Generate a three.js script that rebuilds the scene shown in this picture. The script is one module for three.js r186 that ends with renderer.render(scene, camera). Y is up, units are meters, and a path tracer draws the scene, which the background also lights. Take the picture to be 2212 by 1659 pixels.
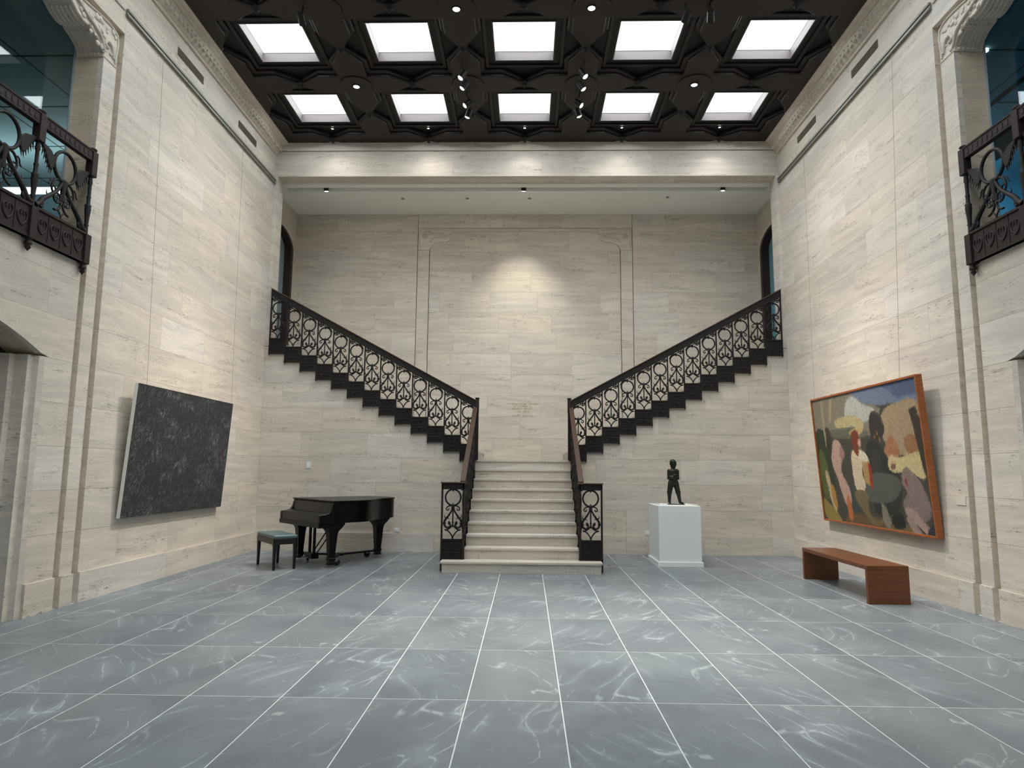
import * as THREE from 'three';
import { mergeGeometries } from 'three/addons/utils/BufferGeometryUtils.js';
import { RoundedBoxGeometry } from 'three/addons/geometries/RoundedBoxGeometry.js';
import { MarchingCubes } from 'three/addons/objects/MarchingCubes.js';
import { RectAreaLightUniformsLib } from 'three/addons/lights/RectAreaLightUniformsLib.js';

// ------------------------------------------------------------------ camera, light levels
RectAreaLightUniformsLib.init();
const scene = new THREE.Scene();
scene.background = new THREE.Color(0.55, 0.62, 0.7);
const camera = new THREE.PerspectiveCamera(2 * Math.atan(829.5 / 1443.1) * 180 / Math.PI, 2212 / 1659, 0.05, 80);
camera.position.set(0.0785, 1.49, 12.32);
camera.rotation.order = 'YXZ';
camera.rotation.set(0.1275, 0.0235, 0.0081);
const renderer = new THREE.WebGLRenderer({ antialias: true });
renderer.toneMapping = THREE.LinearToneMapping;
renderer.toneMappingExposure = 1.3;
renderer.shadowMap.enabled = true;
const SKY_NITS = 7.0;                       // luminance of the laylights
const SKY_COLOR = new THREE.Color(0.93, 0.985, 1.0);
const WARM = new THREE.Color(1.0, 0.91, 0.79);

// ------------------------------------------------------------------ helpers
let seed = 12345;
function rnd() { seed = (seed * 1664525 + 1013904223) >>> 0; return seed / 4294967296; }
function rr(a, b) { return a + (b - a) * rnd(); }
const used = {};
function numbered(n) { if (!(n in used)) { used[n] = 0; return n; } used[n]++; return n + '_' + String(used[n]).padStart(3, '0'); }
function obj(name, geo, m, parent = scene) {
  const g = Array.isArray(geo) ? (geo.length > 1 ? mergeGeometries(geo.map(flat)) : geo[0]) : geo;
  const o = new THREE.Mesh(g, m);
  o.name = parent === scene ? numbered(name) : name;
  o.castShadow = true; o.receiveShadow = true;
  parent.add(o); return o;
}
function flat(g) {
  const n = g.index ? g.toNonIndexed() : g;
  for (const k of Object.keys(n.attributes)) if (!['position', 'normal', 'uv'].includes(k)) n.deleteAttribute(k);
  if (!n.attributes.uv) n.setAttribute('uv', new THREE.BufferAttribute(new Float32Array(n.attributes.position.count * 2), 2));
  if (!n.attributes.normal) n.computeVertexNormals();
  n.morphAttributes = {};
  return n;
}
function thing(name, label, category, pos = [0, 0, 0], turn = 0, group) {
  const o = new THREE.Group(); o.name = numbered(name); scene.add(o);
  o.position.set(...pos); o.rotation.y = turn; o.userData = { label, category };
  if (group) o.userData.group = group; return o;
}
function tag(o, label, category, group) { o.userData.label = label; o.userData.category = category; if (group) o.userData.group = group; return o; }
function struct(o, label) { o.userData.kind = 'structure'; if (label) o.userData.label = label; return o; }
function box(w, h, d, x = 0, y = 0, z = 0) { const g = new THREE.BoxGeometry(w, h, d); g.translate(x, y, z); return g; }
function rbox(w, h, d, x = 0, y = 0, z = 0, r = 0.008, s = 2) { const g = new RoundedBoxGeometry(w, h, d, s, r); g.translate(x, y, z); return g; }
function cyl(r0, r1, h, x = 0, y = 0, z = 0, n = 16) { const g = new THREE.CylinderGeometry(r0, r1, h, n); g.translate(x, y, z); return g; }
function ball(r, x, y, z, sx = 1, sy = 1, sz = 1, n = 10) { const g = new THREE.SphereGeometry(r, n, Math.max(6, n - 3)); g.scale(sx, sy, sz); g.translate(x, y, z); return g; }
function V(a) { return new THREE.Vector3(a[0], a[1], a[2] || 0); }
function tube(pts, r, seg = 24, rad = 6, closed = false) { return new THREE.TubeGeometry(new THREE.CatmullRomCurve3(pts.map(V), closed, 'centripetal'), seg, r, rad, closed); }
function bar(a, b, r, rad = 6) { return new THREE.TubeGeometry(new THREE.LineCurve3(V(a), V(b)), 1, r, rad, false); }
// a tube whose radius changes along its length (r as function of t)
function taper(pts, rf, seg = 24, rad = 7) {
  const c = new THREE.CatmullRomCurve3(pts.map(V), false, 'centripetal');
  const g = new THREE.TubeGeometry(c, seg, 1, rad, false);
  const p = g.attributes.position, q = new THREE.Vector3();
  for (let i = 0; i <= seg; i++) {
    c.getPointAt(i / seg, q); const r = rf(i / seg);
    for (let j = 0; j <= rad; j++) { const k = i * (rad + 1) + j; p.setXYZ(k, q.x + (p.getX(k) - q.x) * r, q.y + (p.getY(k) - q.y) * r, q.z + (p.getZ(k) - q.z) * r); }
  }
  return g;
}
function torus(R, r, x, y, z, a = 8, b = 28) { const g = new THREE.TorusGeometry(R, r, a, b); g.translate(x, y, z); return g; }
function lathe(pts, x = 0, y = 0, z = 0, n = 14) { const g = new THREE.LatheGeometry(pts.map(p => new THREE.Vector2(p[0], p[1])), n); g.translate(x, y, z); return g; }
function poly(pts, holes = []) {
  const s = new THREE.Shape(pts.map(p => new THREE.Vector2(p[0], p[1])));
  for (const h of holes) s.holes.push(new THREE.Path(h.map(p => new THREE.Vector2(p[0], p[1]))));
  return s;
}
function extr(shape, depth, bevel = 0, curve = 8) {
  return new THREE.ExtrudeGeometry(shape, { depth: depth - 2 * bevel, bevelEnabled: bevel > 0, bevelThickness: bevel, bevelSize: bevel, bevelOffset: -bevel, bevelSegments: 1, steps: 1, curveSegments: curve }).translate(0, 0, bevel);
}
function xf(g, m) {           // apply matrix, keep faces outward
  g.applyMatrix4(m);
  if (m.determinant() < 0) {
    g = g.index ? g.toNonIndexed() : g;
    for (const k of Object.keys(g.attributes)) {
      const a = g.attributes[k], n = a.itemSize;
      for (let t = 0; t < a.count; t += 3) for (let c = 0; c < n; c++) { const i = (t + 1) * n + c, j = (t + 2) * n + c, v = a.array[i]; a.array[i] = a.array[j]; a.array[j] = v; }
    }
  }
  return g;
}
function mirrorX(g) { return xf(g.clone(), new THREE.Matrix4().makeScale(-1, 1, 1)); }
// box-projected uv, in metres over the texture's size
function uvBox(g, su, sv, ou = 0, ov = 0) {
  g = g.index ? g.toNonIndexed() : g;
  const p = g.attributes.position, n = g.attributes.normal, uv = new Float32Array(p.count * 2);
  for (let i = 0; i < p.count; i++) {
    const ax = Math.abs(n.getX(i)), ay = Math.abs(n.getY(i)), az = Math.abs(n.getZ(i));
    let u, v;
    if (az >= ax && az >= ay) { u = p.getX(i); v = p.getY(i); } else if (ax >= ay) { u = p.getZ(i); v = p.getY(i); } else { u = p.getX(i); v = p.getZ(i); }
    uv[2 * i] = u / su + ou; uv[2 * i + 1] = v / sv + ov;
  }
  g.setAttribute('uv', new THREE.BufferAttribute(uv, 2));
  return g;
}

// ------------------------------------------------------------------ procedural textures
const perm = new Uint8Array(512);
{ const p = []; for (let i = 0; i < 256; i++) p.push(i); for (let i = 255; i > 0; i--) { const j = Math.floor(rnd() * (i + 1)); [p[i], p[j]] = [p[j], p[i]]; } for (let i = 0; i < 512; i++) perm[i] = p[i & 255]; }
function pn(x, y, px, py, s = 0) {     // periodic value noise 0..1
  const xi = Math.floor(x), yi = Math.floor(y); let fx = x - xi, fy = y - yi;
  fx = fx * fx * (3 - 2 * fx); fy = fy * fy * (3 - 2 * fy);
  const x0 = ((xi % px) + px) % px, x1 = (x0 + 1) % px, y0 = ((yi % py) + py) % py, y1 = (y0 + 1) % py;
  const h = (a, b) => perm[(perm[(a + s * 37) & 255] + b * 7 + s) & 255] / 255;
  const a = h(x0, y0), b = h(x1, y0), c = h(x0, y1), d = h(x1, y1);
  return a + (b - a) * fx + (c - a) * fy + (a - b - c + d) * fx * fy;
}
function tex(w, h, fn, srgb = true) {
  const a = new Uint8Array(w * h * 4), c = [0, 0, 0];
  for (let y = 0; y < h; y++) for (let x = 0; x < w; x++) {
    fn(x / w, y / h, c); const i = (y * w + x) * 4;
    a[i] = Math.max(0, Math.min(255, c[0])); a[i + 1] = Math.max(0, Math.min(255, c[1])); a[i + 2] = Math.max(0, Math.min(255, c[2])); a[i + 3] = 255;
  }
  const t = new THREE.DataTexture(a, w, h); t.wrapS = t.wrapT = THREE.RepeatWrapping; t.magFilter = THREE.LinearFilter; t.minFilter = THREE.LinearMipmapLinearFilter; t.generateMipmaps = true;
  if (srgb) t.colorSpace = THREE.SRGBColorSpace; t.needsUpdate = true; return t;
}
const sm = (a, b, t) => { t = Math.max(0, Math.min(1, (t - a) / (b - a))); return t * t * (3 - 2 * t); };
// travertine: 4 m x 2 m, horizontal bedding with pits
const travTex = tex(2048, 1024, (u, v, c) => {
  const w = (pn(u * 6, v * 4, 6, 4, 9) - 0.5) * 0.05;
  const vv = v + w;
  const bed = pn(u * 5, vv * 30, 5, 30, 1) * 0.5 + pn(u * 14, vv * 90, 14, 90, 2) * 0.3 + pn(u * 40, vv * 240, 40, 240, 3) * 0.2;
  const fine = pn(u * 300, v * 200, 300, 200, 4) - 0.5;
  const cloud = pn(u * 8, v * 5, 8, 5, 5);
  const p1 = pn(u * 110, vv * 230, 110, 230, 6), zone = pn(u * 9, vv * 22, 9, 22, 7) * 0.7 + pn(u * 40, vv * 60, 40, 60, 27) * 0.3;
  const pit = sm(0.78, 0.92, p1) * sm(0.52, 0.74, zone);
  const streak = sm(0.66, 0.92, pn(u * 34, vv * 240, 34, 240, 8)) * sm(0.45, 0.75, zone);
  const k = 0.97 + (bed - 0.5) * 0.17 + (cloud - 0.5) * 0.05 + fine * 0.05 - pit * 0.30 - streak * 0.13;
  const warm = (bed - 0.5) * 8 + (cloud - 0.5) * 8;
  c[0] = 213 * k; c[1] = 206.5 * k - warm * 0.12; c[2] = 198.5 * k - warm * 0.45;
});
// slate-look porcelain: 3.05 m square
const slateTex = tex(2048, 2048, (u, v, c) => {
  const wx = (pn(u * 3, v * 3, 3, 3, 11) - 0.5) * 0.22 + (pn(u * 9, v * 9, 9, 9, 12) - 0.5) * 0.06;
  const wy = (pn(u * 3, v * 3, 3, 3, 13) - 0.5) * 0.22 + (pn(u * 9, v * 9, 9, 9, 14) - 0.5) * 0.05;
  const a = u + wx, b = v + wy;
  const cloud = pn(a * 4, b * 4, 4, 4, 15) * 0.55 + pn(a * 12, b * 9, 12, 9, 16) * 0.3 + pn(a * 40, b * 30, 40, 30, 17) * 0.15;
  const grain = pn(u * 500, v * 500, 500, 500, 18) - 0.5;
  const wf = (pn(u * 4, v * 4, 4, 4, 28) - 0.5) * 0.20 + (pn(u * 13, v * 13, 13, 13, 29) - 0.5) * 0.035 + (pn(u * 60, v * 60, 60, 60, 30) - 0.5) * 0.008;
  const s_ = 2 * u + v + wf, t_ = 2 * v - u + wf * 0.4;
  const n1 = pn(s_ * 11, t_ * 2, 11, 2, 19), n2 = pn(s_ * 7, t_ * 2, 7, 2, 20), n3 = pn(s_ * 17, t_ * 4, 17, 4, 24);
  const br = pn(u * 90, v * 60, 90, 60, 23);
  const r1 = 1 - sm(0, 0.035, Math.abs(n1 - 0.5)), r2 = 1 - sm(0, 0.024, Math.abs(n2 - 0.46)), r3 = 1 - sm(0, 0.045, Math.abs(n3 - 0.5));
  const soft = 1 - sm(0, 0.22, Math.abs(n2 - 0.5));
  const m1 = sm(0.42, 0.72, pn(u * 8, v * 7, 8, 7, 21)), m2 = sm(0.45, 0.75, pn(u * 6, v * 9, 6, 9, 22)), m3 = sm(0.5, 0.8, pn(u * 11, v * 10, 11, 10, 25));
  const vein = Math.max(r1 * m1, r2 * m2, r3 * m3 * 0.6) * sm(0.15, 0.6, br);
  const k = 0.97 + (cloud - 0.5) * 0.30 + grain * 0.06 + soft * m2 * 0.10;
  const g = (cloud - 0.5) * 5;
  c[0] = 117 * k + vein * 42 + g * 0.4; c[1] = 125 * k + vein * 44 + g * 0.2; c[2] = 132 * k + vein * 42 - g;
});
function woodTex(r, g, b, amp, w = 512, h = 512) {
  return tex(w, h, (u, v, c) => {
    const n = pn(u * 3, v * 40, 3, 40, 31) * 0.5 + pn(u * 8, v * 140, 8, 140, 32) * 0.5;
    const k = 1 + (n - 0.5) * amp; c[0] = r * k; c[1] = g * k; c[2] = b * k;
  });
}
const benchTex = woodTex(106, 62, 36, 0.35), frameTex = woodTex(150, 86, 44, 0.3), coffTex = woodTex(27, 17, 14, 0.5);

// ------------------------------------------------------------------ materials
const std = (o) => new THREE.MeshStandardMaterial(o);
const M = {};
M.trav = [0xffffff, 0xfaf9f6, 0xfcf9f3, 0xf8f6f2, 0xfbf8f1].map(h => std({ color: h, map: travTex, roughness: 0.62 }));
M.travWarm = std({ color: 0xf4ead9, map: travTex, roughness: 0.62 });
M.joint = std({ color: 0xb9ac98, roughness: 0.9 });
M.slate = [0xffffff, 0xf9fafa, 0xfcfbf9, 0xf4f6f7].map(h => std({ color: h, map: slateTex, roughness: 0.40 }));
M.grout = std({ color: 0xd4dada, roughness: 0.85 });
M.iron = std({ color: 0x110909, roughness: 0.6, metalness: 0.2 });
M.ironRed = std({ color: 0x21110f, roughness: 0.62, metalness: 0.15 });
M.rail = std({ color: 0x4f3b32, roughness: 0.42, metalness: 0.1 });
M.coff = std({ color: 0xffffff, map: coffTex, roughness: 0.6 });
M.coffDark = std({ color: 0xb0a8a4, map: coffTex, roughness: 0.7 });
M.white = std({ color: 0xd8dcd8, roughness: 0.7 });
M.plaster = std({ color: 0xe6e7e2, roughness: 0.9 });
M.pedestal = std({ color: 0xe9efee, roughness: 0.55 });
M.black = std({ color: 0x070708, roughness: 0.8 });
M.piano = new THREE.MeshPhysicalMaterial({ color: 0x030303, roughness: 0.3, specularIntensity: 0.4 });
M.pianoSatin = std({ color: 0x0b0a0a, roughness: 0.4 });
M.metal = std({ color: 0x8d8f90, roughness: 0.35, metalness: 0.8 });
M.railMetal = std({ color: 0x8a8880, roughness: 0.5, metalness: 0.3 });
M.wire = std({ color: 0x9a958c, roughness: 0.5, metalness: 0.3 });
M.vent = std({ color: 0x6a6254, roughness: 0.7 });
M.bench = std({ color: 0xffffff, map: benchTex, roughness: 0.36 });
M.frame = std({ color: 0xffffff, map: frameTex, roughness: 0.4 });
M.bronze = std({ color: 0x20261f, roughness: 0.5, metalness: 0.5 });
M.canvasEdge = std({ color: 0xd9d9d4, roughness: 0.8 });
M.cushion = std({ color: 0x4d6468, roughness: 0.38 });
M.sky = std({ color: 0x222222, emissive: SKY_COLOR, emissiveIntensity: 1.6, roughness: 1 });
M.lamp = std({ color: 0x222222, emissive: new THREE.Color(1, 0.95, 0.86), emissiveIntensity: 6, roughness: 1 });
M.fixture = std({ color: 0x161412, roughness: 0.5, metalness: 0.4 });
M.shaft = std({ color: 0x4c4645, roughness: 0.7 });
M.doorFrame = std({ color: 0x241512, roughness: 0.5 });
M.glassBlue = std({ color: 0x6f9db0, roughness: 0.25 });
M.glassGrey = std({ color: 0x8a9ca3, roughness: 0.25 });

// ================================================================== SETTING
const W = 4.88, L = 15.0, H = 7.83;         // half width, length of the hall, underside of the ceiling beams
const TH = 0.06;                             // thickness of facing stones
// --- floor: a grout bed with 0.61 x 1.22 m tiles
{
  const fl = struct(obj('floor', box(2 * W + 1.4, 0.3, L + 0.6, 0, -0.1508, L / 2 - 0.1), M.grout), 'blue grey stone tile floor with pale grout lines');
  const g = 0.0035;
  for (let i = -8; i <= 8; i++) {
    const x0 = Math.max(-W, (i - 0.5) * 0.61), x1 = Math.min(W, (i + 0.5) * 0.61);
    for (let r = -6; r <= 6; r++) {
      const z0 = Math.max(0, 7.75 + (r - 1) * 1.22), z1 = Math.min(L, 7.75 + r * 1.22);
      if (z1 - z0 < 0.05 || x1 - x0 < 0.05) continue;
      const t = uvBox(box(x1 - x0 - 2 * g, 0.012, z1 - z0 - 2 * g, 0, -0.006, 0), rnd() < 0.5 ? 3.05 : -3.05, rnd() < 0.5 ? 3.05 : -3.05, rnd(), rnd());
      const m = obj('floor_tile', t, M.slate[Math.floor(rnd() * 4)], fl);
      m.position.set((x0 + x1) / 2, 0, (z0 + z1) / 2);
    }
  }
  doorSill(fl);
}
function doorSill(parent) { for (const sg of [-1, 1]) obj('threshold', uvBox(box(0.56, 0.012, 4.2, sg * (W + 0.28), -0.006, 7.5), 3.05, 3.05, 0.3, 0.1), M.slate[1], parent); }
// --- ashlar: courses at 0.33 m, then every 0.455 m
const courses = [0, 0.33]; for (let y = 0.33; y < 8; y += 0.455) courses.push(+(y + 0.455).toFixed(4));
function ashlar(s0, s1, y0, y1, len = 1.36) {
  const out = [];
  for (let c = 0; c + 1 < courses.length; c++) {
    const a = Math.max(y0, courses[c]), b = Math.min(y1, courses[c + 1]);
    if (b - a < 0.03) continue;
    let s = s0 - rnd() * len * 0.9 - (c % 2) * 0.2;
    while (s < s1) {
      let e = s + len * rr(0.85, 1.15); if (s1 - e < 0.25) e = s1;
      const p = Math.max(s, s0), q = Math.min(e, s1);
      if (q - p > 0.02) { if (q - p < 0.2 && out.length && out[out.length - 1][1] === p && out[out.length - 1][2] === a) out[out.length - 1][1] = q; else out.push([p, q, a, b]); }
      s = e;
    }
  }
  return out;
}
const JG = 0.0011;
function stone(parent, geo, mat4, name = 'stone_block') {   // geo in (s, y, d): d = 0 is the face, growing into the wall
  const g = xf(uvBox(geo, 4, 2, rnd(), rnd()), mat4);
  return obj(name, g, M.trav[Math.floor(rnd() * 5)], parent);
}
function blocks(parent, rects, mat4, proud = 0) {
  for (const [s0, s1, y0, y1] of rects) stone(parent, box(s1 - s0 - 2 * JG, y1 - y0 - 2 * JG, TH + proud, (s0 + s1) / 2, (y0 + y1) / 2, (TH - proud) / 2), mat4);
}
const wallMat = sgn => new THREE.Matrix4().set(0, 0, sgn, sgn * W, 0, 1, 0, 0, 1, 0, 0, 0, 0, 0, 0, 1);   // (s,y,d) -> (sgn*(W+d), y, s)
const backMat = z0 => new THREE.Matrix4().set(1, 0, 0, 0, 0, 1, 0, 0, 0, 0, -1, z0, 0, 0, 0, 1);          // (s,y,d) -> (s, y, z0-d)
const MID = 7.5, JAMB = 5.66, UP = 5.19, SPR = 2.605, ARC_R = 4.27;
const arcC = SPR - Math.sqrt(ARC_R ** 2 - (MID - JAMB) ** 2);
const arcY = s => arcC + Math.sqrt(ARC_R ** 2 - (s - MID) ** 2);
const SILL = 3.74, HEAD = 6.66, walls = {};
for (const sgn of [-1, 1]) {
  const side = sgn < 0 ? 'left' : 'right';
  const mt = wallMat(sgn);
  const arch = [[JAMB, 0]]; for (let i = 0; i <= 16; i++) { const s = JAMB + (2 * (MID - JAMB)) * i / 16; arch.push([s, arcY(s)]); } arch.push([2 * MID - JAMB, 0]);
  const outer = [[-0.02, -0.1], ...arch.map(([s, y]) => [s, y === 0 ? -0.1 : y]), [L, -0.1], [L, 8.4], [-0.02, 8.4]];
  const up = [[UP, SILL], [UP, HEAD], [2 * MID - UP, HEAD], [2 * MID - UP, SILL]];
  const bg = extr(poly(outer, [up]), 0.29); bg.translate(0, 0, TH);
  const wall = walls[side] = struct(obj('wall_' + side, xf(uvBox(bg, 4, 2, 0.1, 0.3), mt), M.travWarm), 'travertine side wall of the hall with arched doorway and balcony opening');
  blocks(wall, ashlar(0, 4.85, 0.33, 6.99), mt);
  blocks(wall, ashlar(0, 4.85, 0, 0.33, 1.6), mt, 0.028);
  blocks(wall, ashlar(0, L, 6.99, 7.6, 2.2).filter(r => r[0] < 8), mt);
  // strip between the two grooves, and the part above the outer groove
  blocks(wall, ashlar(4.95, 5.15, 0, 0.33), mt, 0.028);
  blocks(wall, ashlar(4.95, 5.15, 0.33, SILL), mt);
  blocks(wall, ashlar(4.95, UP, SILL, 6.22), mt);
  blocks(wall, ashlar(4.85, 10.15, 6.75, 6.99, 2.2), mt);
  // jamb strip and spandrel of the doorway
  for (const k of [0, 1]) {
    const f = s => k ? 2 * MID - s : s, seg = (a, b) => k ? [f(b), f(a)] : [a, b];
    blocks(wall, ashlar(...seg(5.24, JAMB), 0, 0.33), mt, 0.028);
    blocks(wall, ashlar(...seg(5.24, JAMB), 0.33, SPR, 3), mt);
  }
  const yT = courses.find(y => y > SPR + 0.4);
  for (const [a, b] of [[5.24, 6.45], [6.45, 8.55], [8.55, 9.76]]) {
    const p = [[a + JG, yT - JG], [a + JG, a < JAMB ? SPR + JG : arcY(a)]];
    for (let i = 0; i <= 10; i++) { const s = a + JG + (b - a - 2 * JG) * i / 10; if (s >= JAMB && s <= 2 * MID - JAMB) p.push([s, arcY(s) + JG]); else p.push([s, SPR + JG]); }
    if (b > 9) p.splice(p.length - 3, 0, [2 * MID - JAMB, SPR]);
    if (a < JAMB) p.splice(2, 1, [a + JG, SPR + JG], [JAMB, SPR + JG]);
    p.push([b - JG, yT - JG]);
    stone(wall, extr(poly(p.reverse()), TH), mt);
  }
  blocks(wall, ashlar(5.24, 9.76, yT, SILL, 1.36), mt);
  // moulded door reveal
  for (const k of [0, 1]) {
    const prof = [[0, 0], [0.02, 0.05], [0.07, 0.065], [0.075, 0.13], [0.2, 0.14], [0.21, 0.2], [0.33, 0.21], [0.34, 0.27], [0.42, 0.28], [0.42, 0.0]];
    const g = extr(poly(prof.map(([d, s]) => [d, s])), SPR, 0); // (d, s, y)
    g.applyMatrix4(new THREE.Matrix4().set(0, k ? -1 : 1, 0, k ? 2 * MID - JAMB - 0.0 : JAMB, 0, 0, 1, 0, 1, 0, 0, 0.0, 0, 0, 0, 1));
    const gg = flat(g); gg.computeVertexNormals();
    obj('door_jamb', xf(uvBox(k ? xf(gg, new THREE.Matrix4()) : gg, 4, 2, 0.3, 0.6), mt), M.trav[1], wall);
  }
}
// --- lower back wall under the side flights
const RUN = 0.303, RISE = 0.1635, X0 = 0.86, LAND = 1.665;
{
  const mt = backMat(0), w = struct(obj('wall_back', uvBox(box(2 * W - 0.02, 3.5, 0.2, 0, 1.75, -0.2).translate(0, 0, 0), 4, 2), M.travWarm), 'lower travertine wall below the side flights');
  w.geometry.dispose();
  const p = [[-W, 0]]; const st = [];
  for (let k = 12; k >= 0; k--) { const y = 1.80 + RISE * k; st.push([-(X0 + RUN * (k + 1)), y], [-(X0 + RUN * k), y]); }
  st[0][0] = -W; const full = [[-W, -0.1], ...st, [-X0, 1.6], [X0, 1.6], ...st.map(q => [-q[0], q[1]]).reverse(), [W, -0.1]].reverse();
  const g = extr(poly(full), 0.11); g.translate(0, 0, TH);
  w.geometry = xf(uvBox(g, 4, 2, 0.2, 0.1), mt);
  const top = x => 1.80 + RISE * Math.max(0, Math.min(12, Math.floor((Math.abs(x) - X0) / RUN + 1e-6)));
  for (const sg of [-1, 1]) {
    for (const [a, b, y0, y1] of ashlar(X0 - 0.1, W, 0, 3.76)) {
      const cuts = [a]; for (let k = 0; k <= 13; k++) { const x = X0 + RUN * k; if (x > a + 1e-3 && x < b - 1e-3) cuts.push(x); } cuts.push(b);
      const pts = [];
      let started = null;
      for (let i = 0; i + 1 < cuts.length; i++) {
        const t = Math.min(y1, top((cuts[i] + cuts[i + 1]) / 2)); if (t <= y0 + 0.01) continue;
        if (started === null) { started = cuts[i]; pts.push([cuts[i] + JG, y0 + JG]); }
        pts.push([cuts[i] + (pts.length === 1 ? JG : 0), t - JG], [cuts[i + 1] - (i + 2 === cuts.length ? JG : 0), t - JG]);
      }
      if (started === null) continue;
      pts.push([b - JG, y0 + JG]);
      const clean = pts.filter((q, i) => !i || Math.hypot(q[0] - pts[i - 1][0], q[1] - pts[i - 1][1]) > 1e-5).map(([x, y]) => [sg * x, y]);
      stone(w, extr(poly(sg < 0 ? clean : clean.slice().reverse()), TH + (y1 <= 0.34 ? 0.028 : 0)).translate(0, 0, y1 <= 0.34 ? -0.028 : 0), mt);
    }
  }
}
// --- stairwell: back wall, side walls, ceiling
const ZB = -1.88, XR = 5.07, HR = 7.10;
{
  const mt = backMat(ZB), w = struct(obj('wall_back', uvBox(box(2 * XR + 0.6, 7.4, 0.2, 0, 3.6, ZB - TH - 0.1), 4, 2), M.travWarm), 'tall travertine wall behind the stair landing with carved panel and inscription');
  const panel = [-2.36, 2.36];
  // stones left and right of the carved panel, inside it, above it; the panel's pilasters stand a little proud with a groove beside them
  blocks(w, ashlar(-XR, -2.365, LAND, HR), mt); blocks(w, ashlar(2.365, XR, LAND, HR), mt);
  blocks(w, ashlar(-2.36, 2.36, 6.785, HR), mt);
  blocks(w, ashlar(-2.085, 2.085, LAND, 6.775, 1.2), mt);
  for (const sg of [-1, 1]) {
    for (let y = 1.7; y < 6.2;) { const e = Math.min(6.27, y + rr(0.7, 1.3)); blocks(w, [[sg > 0 ? 2.1 : -2.35, sg > 0 ? 2.35 : -2.1, y, e > 6.1 ? 6.27 : e]], mt, 0.012); y = e > 6.1 ? 9 : e; }
    // scrolled corner bracket
    const pts = [[2.35, 6.275], [2.1, 6.275], [2.085, 6.31], [2.03, 6.385], [1.95, 6.44], [1.86, 6.455], [1.74, 6.46], [1.655, 6.50], [1.63, 6.57], [1.66, 6.63], [1.60, 6.67], [1.60, 6.775], [2.35, 6.775]].map(([x, y]) => [sg * x, y]);
    const b = stone(w, extr(poly(sg > 0 ? pts.slice().reverse() : pts), TH + 0.02, 0.006).translate(0, 0, -0.022), mt, 'corner_bracket');
    const orn = [torus(0.055, 0.012, 0, 0, 0, 6, 18), ball(0.022, 0, 0, 0)];
    for (let i = 0; i < 6; i++) orn.push(ball(0.016, 0.036 * Math.cos(i * 1.047), 0.036 * Math.sin(i * 1.047), 0, 1, 1, 0.8, 7));
    orn.forEach(o => o.translate(sg * 2.21, 6.6, 0));
    const leaf = [tube([[2.1, 6.45], [2.02, 6.53], [1.9, 6.56], [1.78, 6.54], [1.7, 6.57], [1.75, 6.61], [1.82, 6.58]], 0.012, 26, 5), tube([[2.1, 6.62], [2.0, 6.66], [1.88, 6.64], [1.78, 6.66]], 0.01, 16, 5), tube([[2.3, 6.3], [2.3, 6.72], [1.64, 6.72]], 0.007, 16, 4)];
    const g = mergeGeometries([...orn, ...leaf.map(t => xf(t, new THREE.Matrix4().makeScale(sg, 1, 1)))].map(flat));
    g.translate(0, 0, ZB + 0.03); obj('rosette_relief', g, M.trav[2], b);
  }
  // shallow lintel of the panel
  blocks(w, [[-1.59, 1.59, 6.70, 6.775]], mt, 0.008);
  // inscription: five lines of small incised capitals, worn beyond reading
  const ink = std({ color: 0xa89878, roughness: 0.9 }), ins = [];
  const px = 0.00973, cx = -0.012;
  const lines = [[870 + 10, [[-38, -30], [-28, -12], [-9, -3], [-1, 8], [12, 36]], 0.028], [868.9 + 5.5, [[-21, -15], [-12, -10], [-7.5, 11], [14, 17.5]], 0.032], [875.6 + 5, [[-25, -7], [-5, -1], [2, 22]], 0.036], [881.8 + 5, [[-16, -3], [-1, 2], [3, 12]], 0.034], [890.6 + 5, [[-25, -7], [-2, 22]], 0.026]];
  const ys = [2.885, 2.835, 2.778, 2.715, 2.628];
  const off = [0, 0, 0, 0, 0];
  lines.forEach(([, words, hgt], li) => {
    for (const [a, b] of words) {
      for (let x = a; x < b - 0.6; x += 2.1) {
        const X = cx + (x + 1) * px, Y = ys[li], w0 = 0.012, q = Math.floor(rnd() * 5);
        ins.push(box(0.004, hgt, 0.003, X - w0 / 2, Y, 0));
        if (q < 3) ins.push(box(0.004, hgt, 0.003, X + w0 / 2, Y, 0));
        if (q !== 3) ins.push(box(w0, 0.004, 0.003, X, Y + [0.4, 0, -0.4, 0.4, 0.45][q] * hgt, 0));
        if (q > 1) ins.push(box(w0 * 0.8, 0.004, 0.003, X, Y - 0.1 * hgt, 0));
      }
    }
  });
  const ig = mergeGeometries(ins.map(flat)); ig.translate(0, 0, ZB + 0.0005);
  const io = obj('inscription', ig, ink, w); io.userData.label = 'five short lines of small worn tan lettering';
}
const DJ = [-1.68, -0.16], DY = 6.17;                 // doorway in the stairwell's side wall
const doorShape = (e, top) => { const m = (DJ[0] + DJ[1]) / 2, h = (DJ[1] - DJ[0]) / 2 - e, p = [[DJ[0] + e, LAND], [DJ[0] + e, DY]]; for (let i = 1; i < 16; i++) { const a = Math.PI * (1 - i / 16); p.push([m + h * Math.cos(a), DY + 0.36 * (h / 0.76) * Math.sin(a)]); } p.push([DJ[1] - e, DY], [DJ[1] - e, LAND]); return p; };
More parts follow.
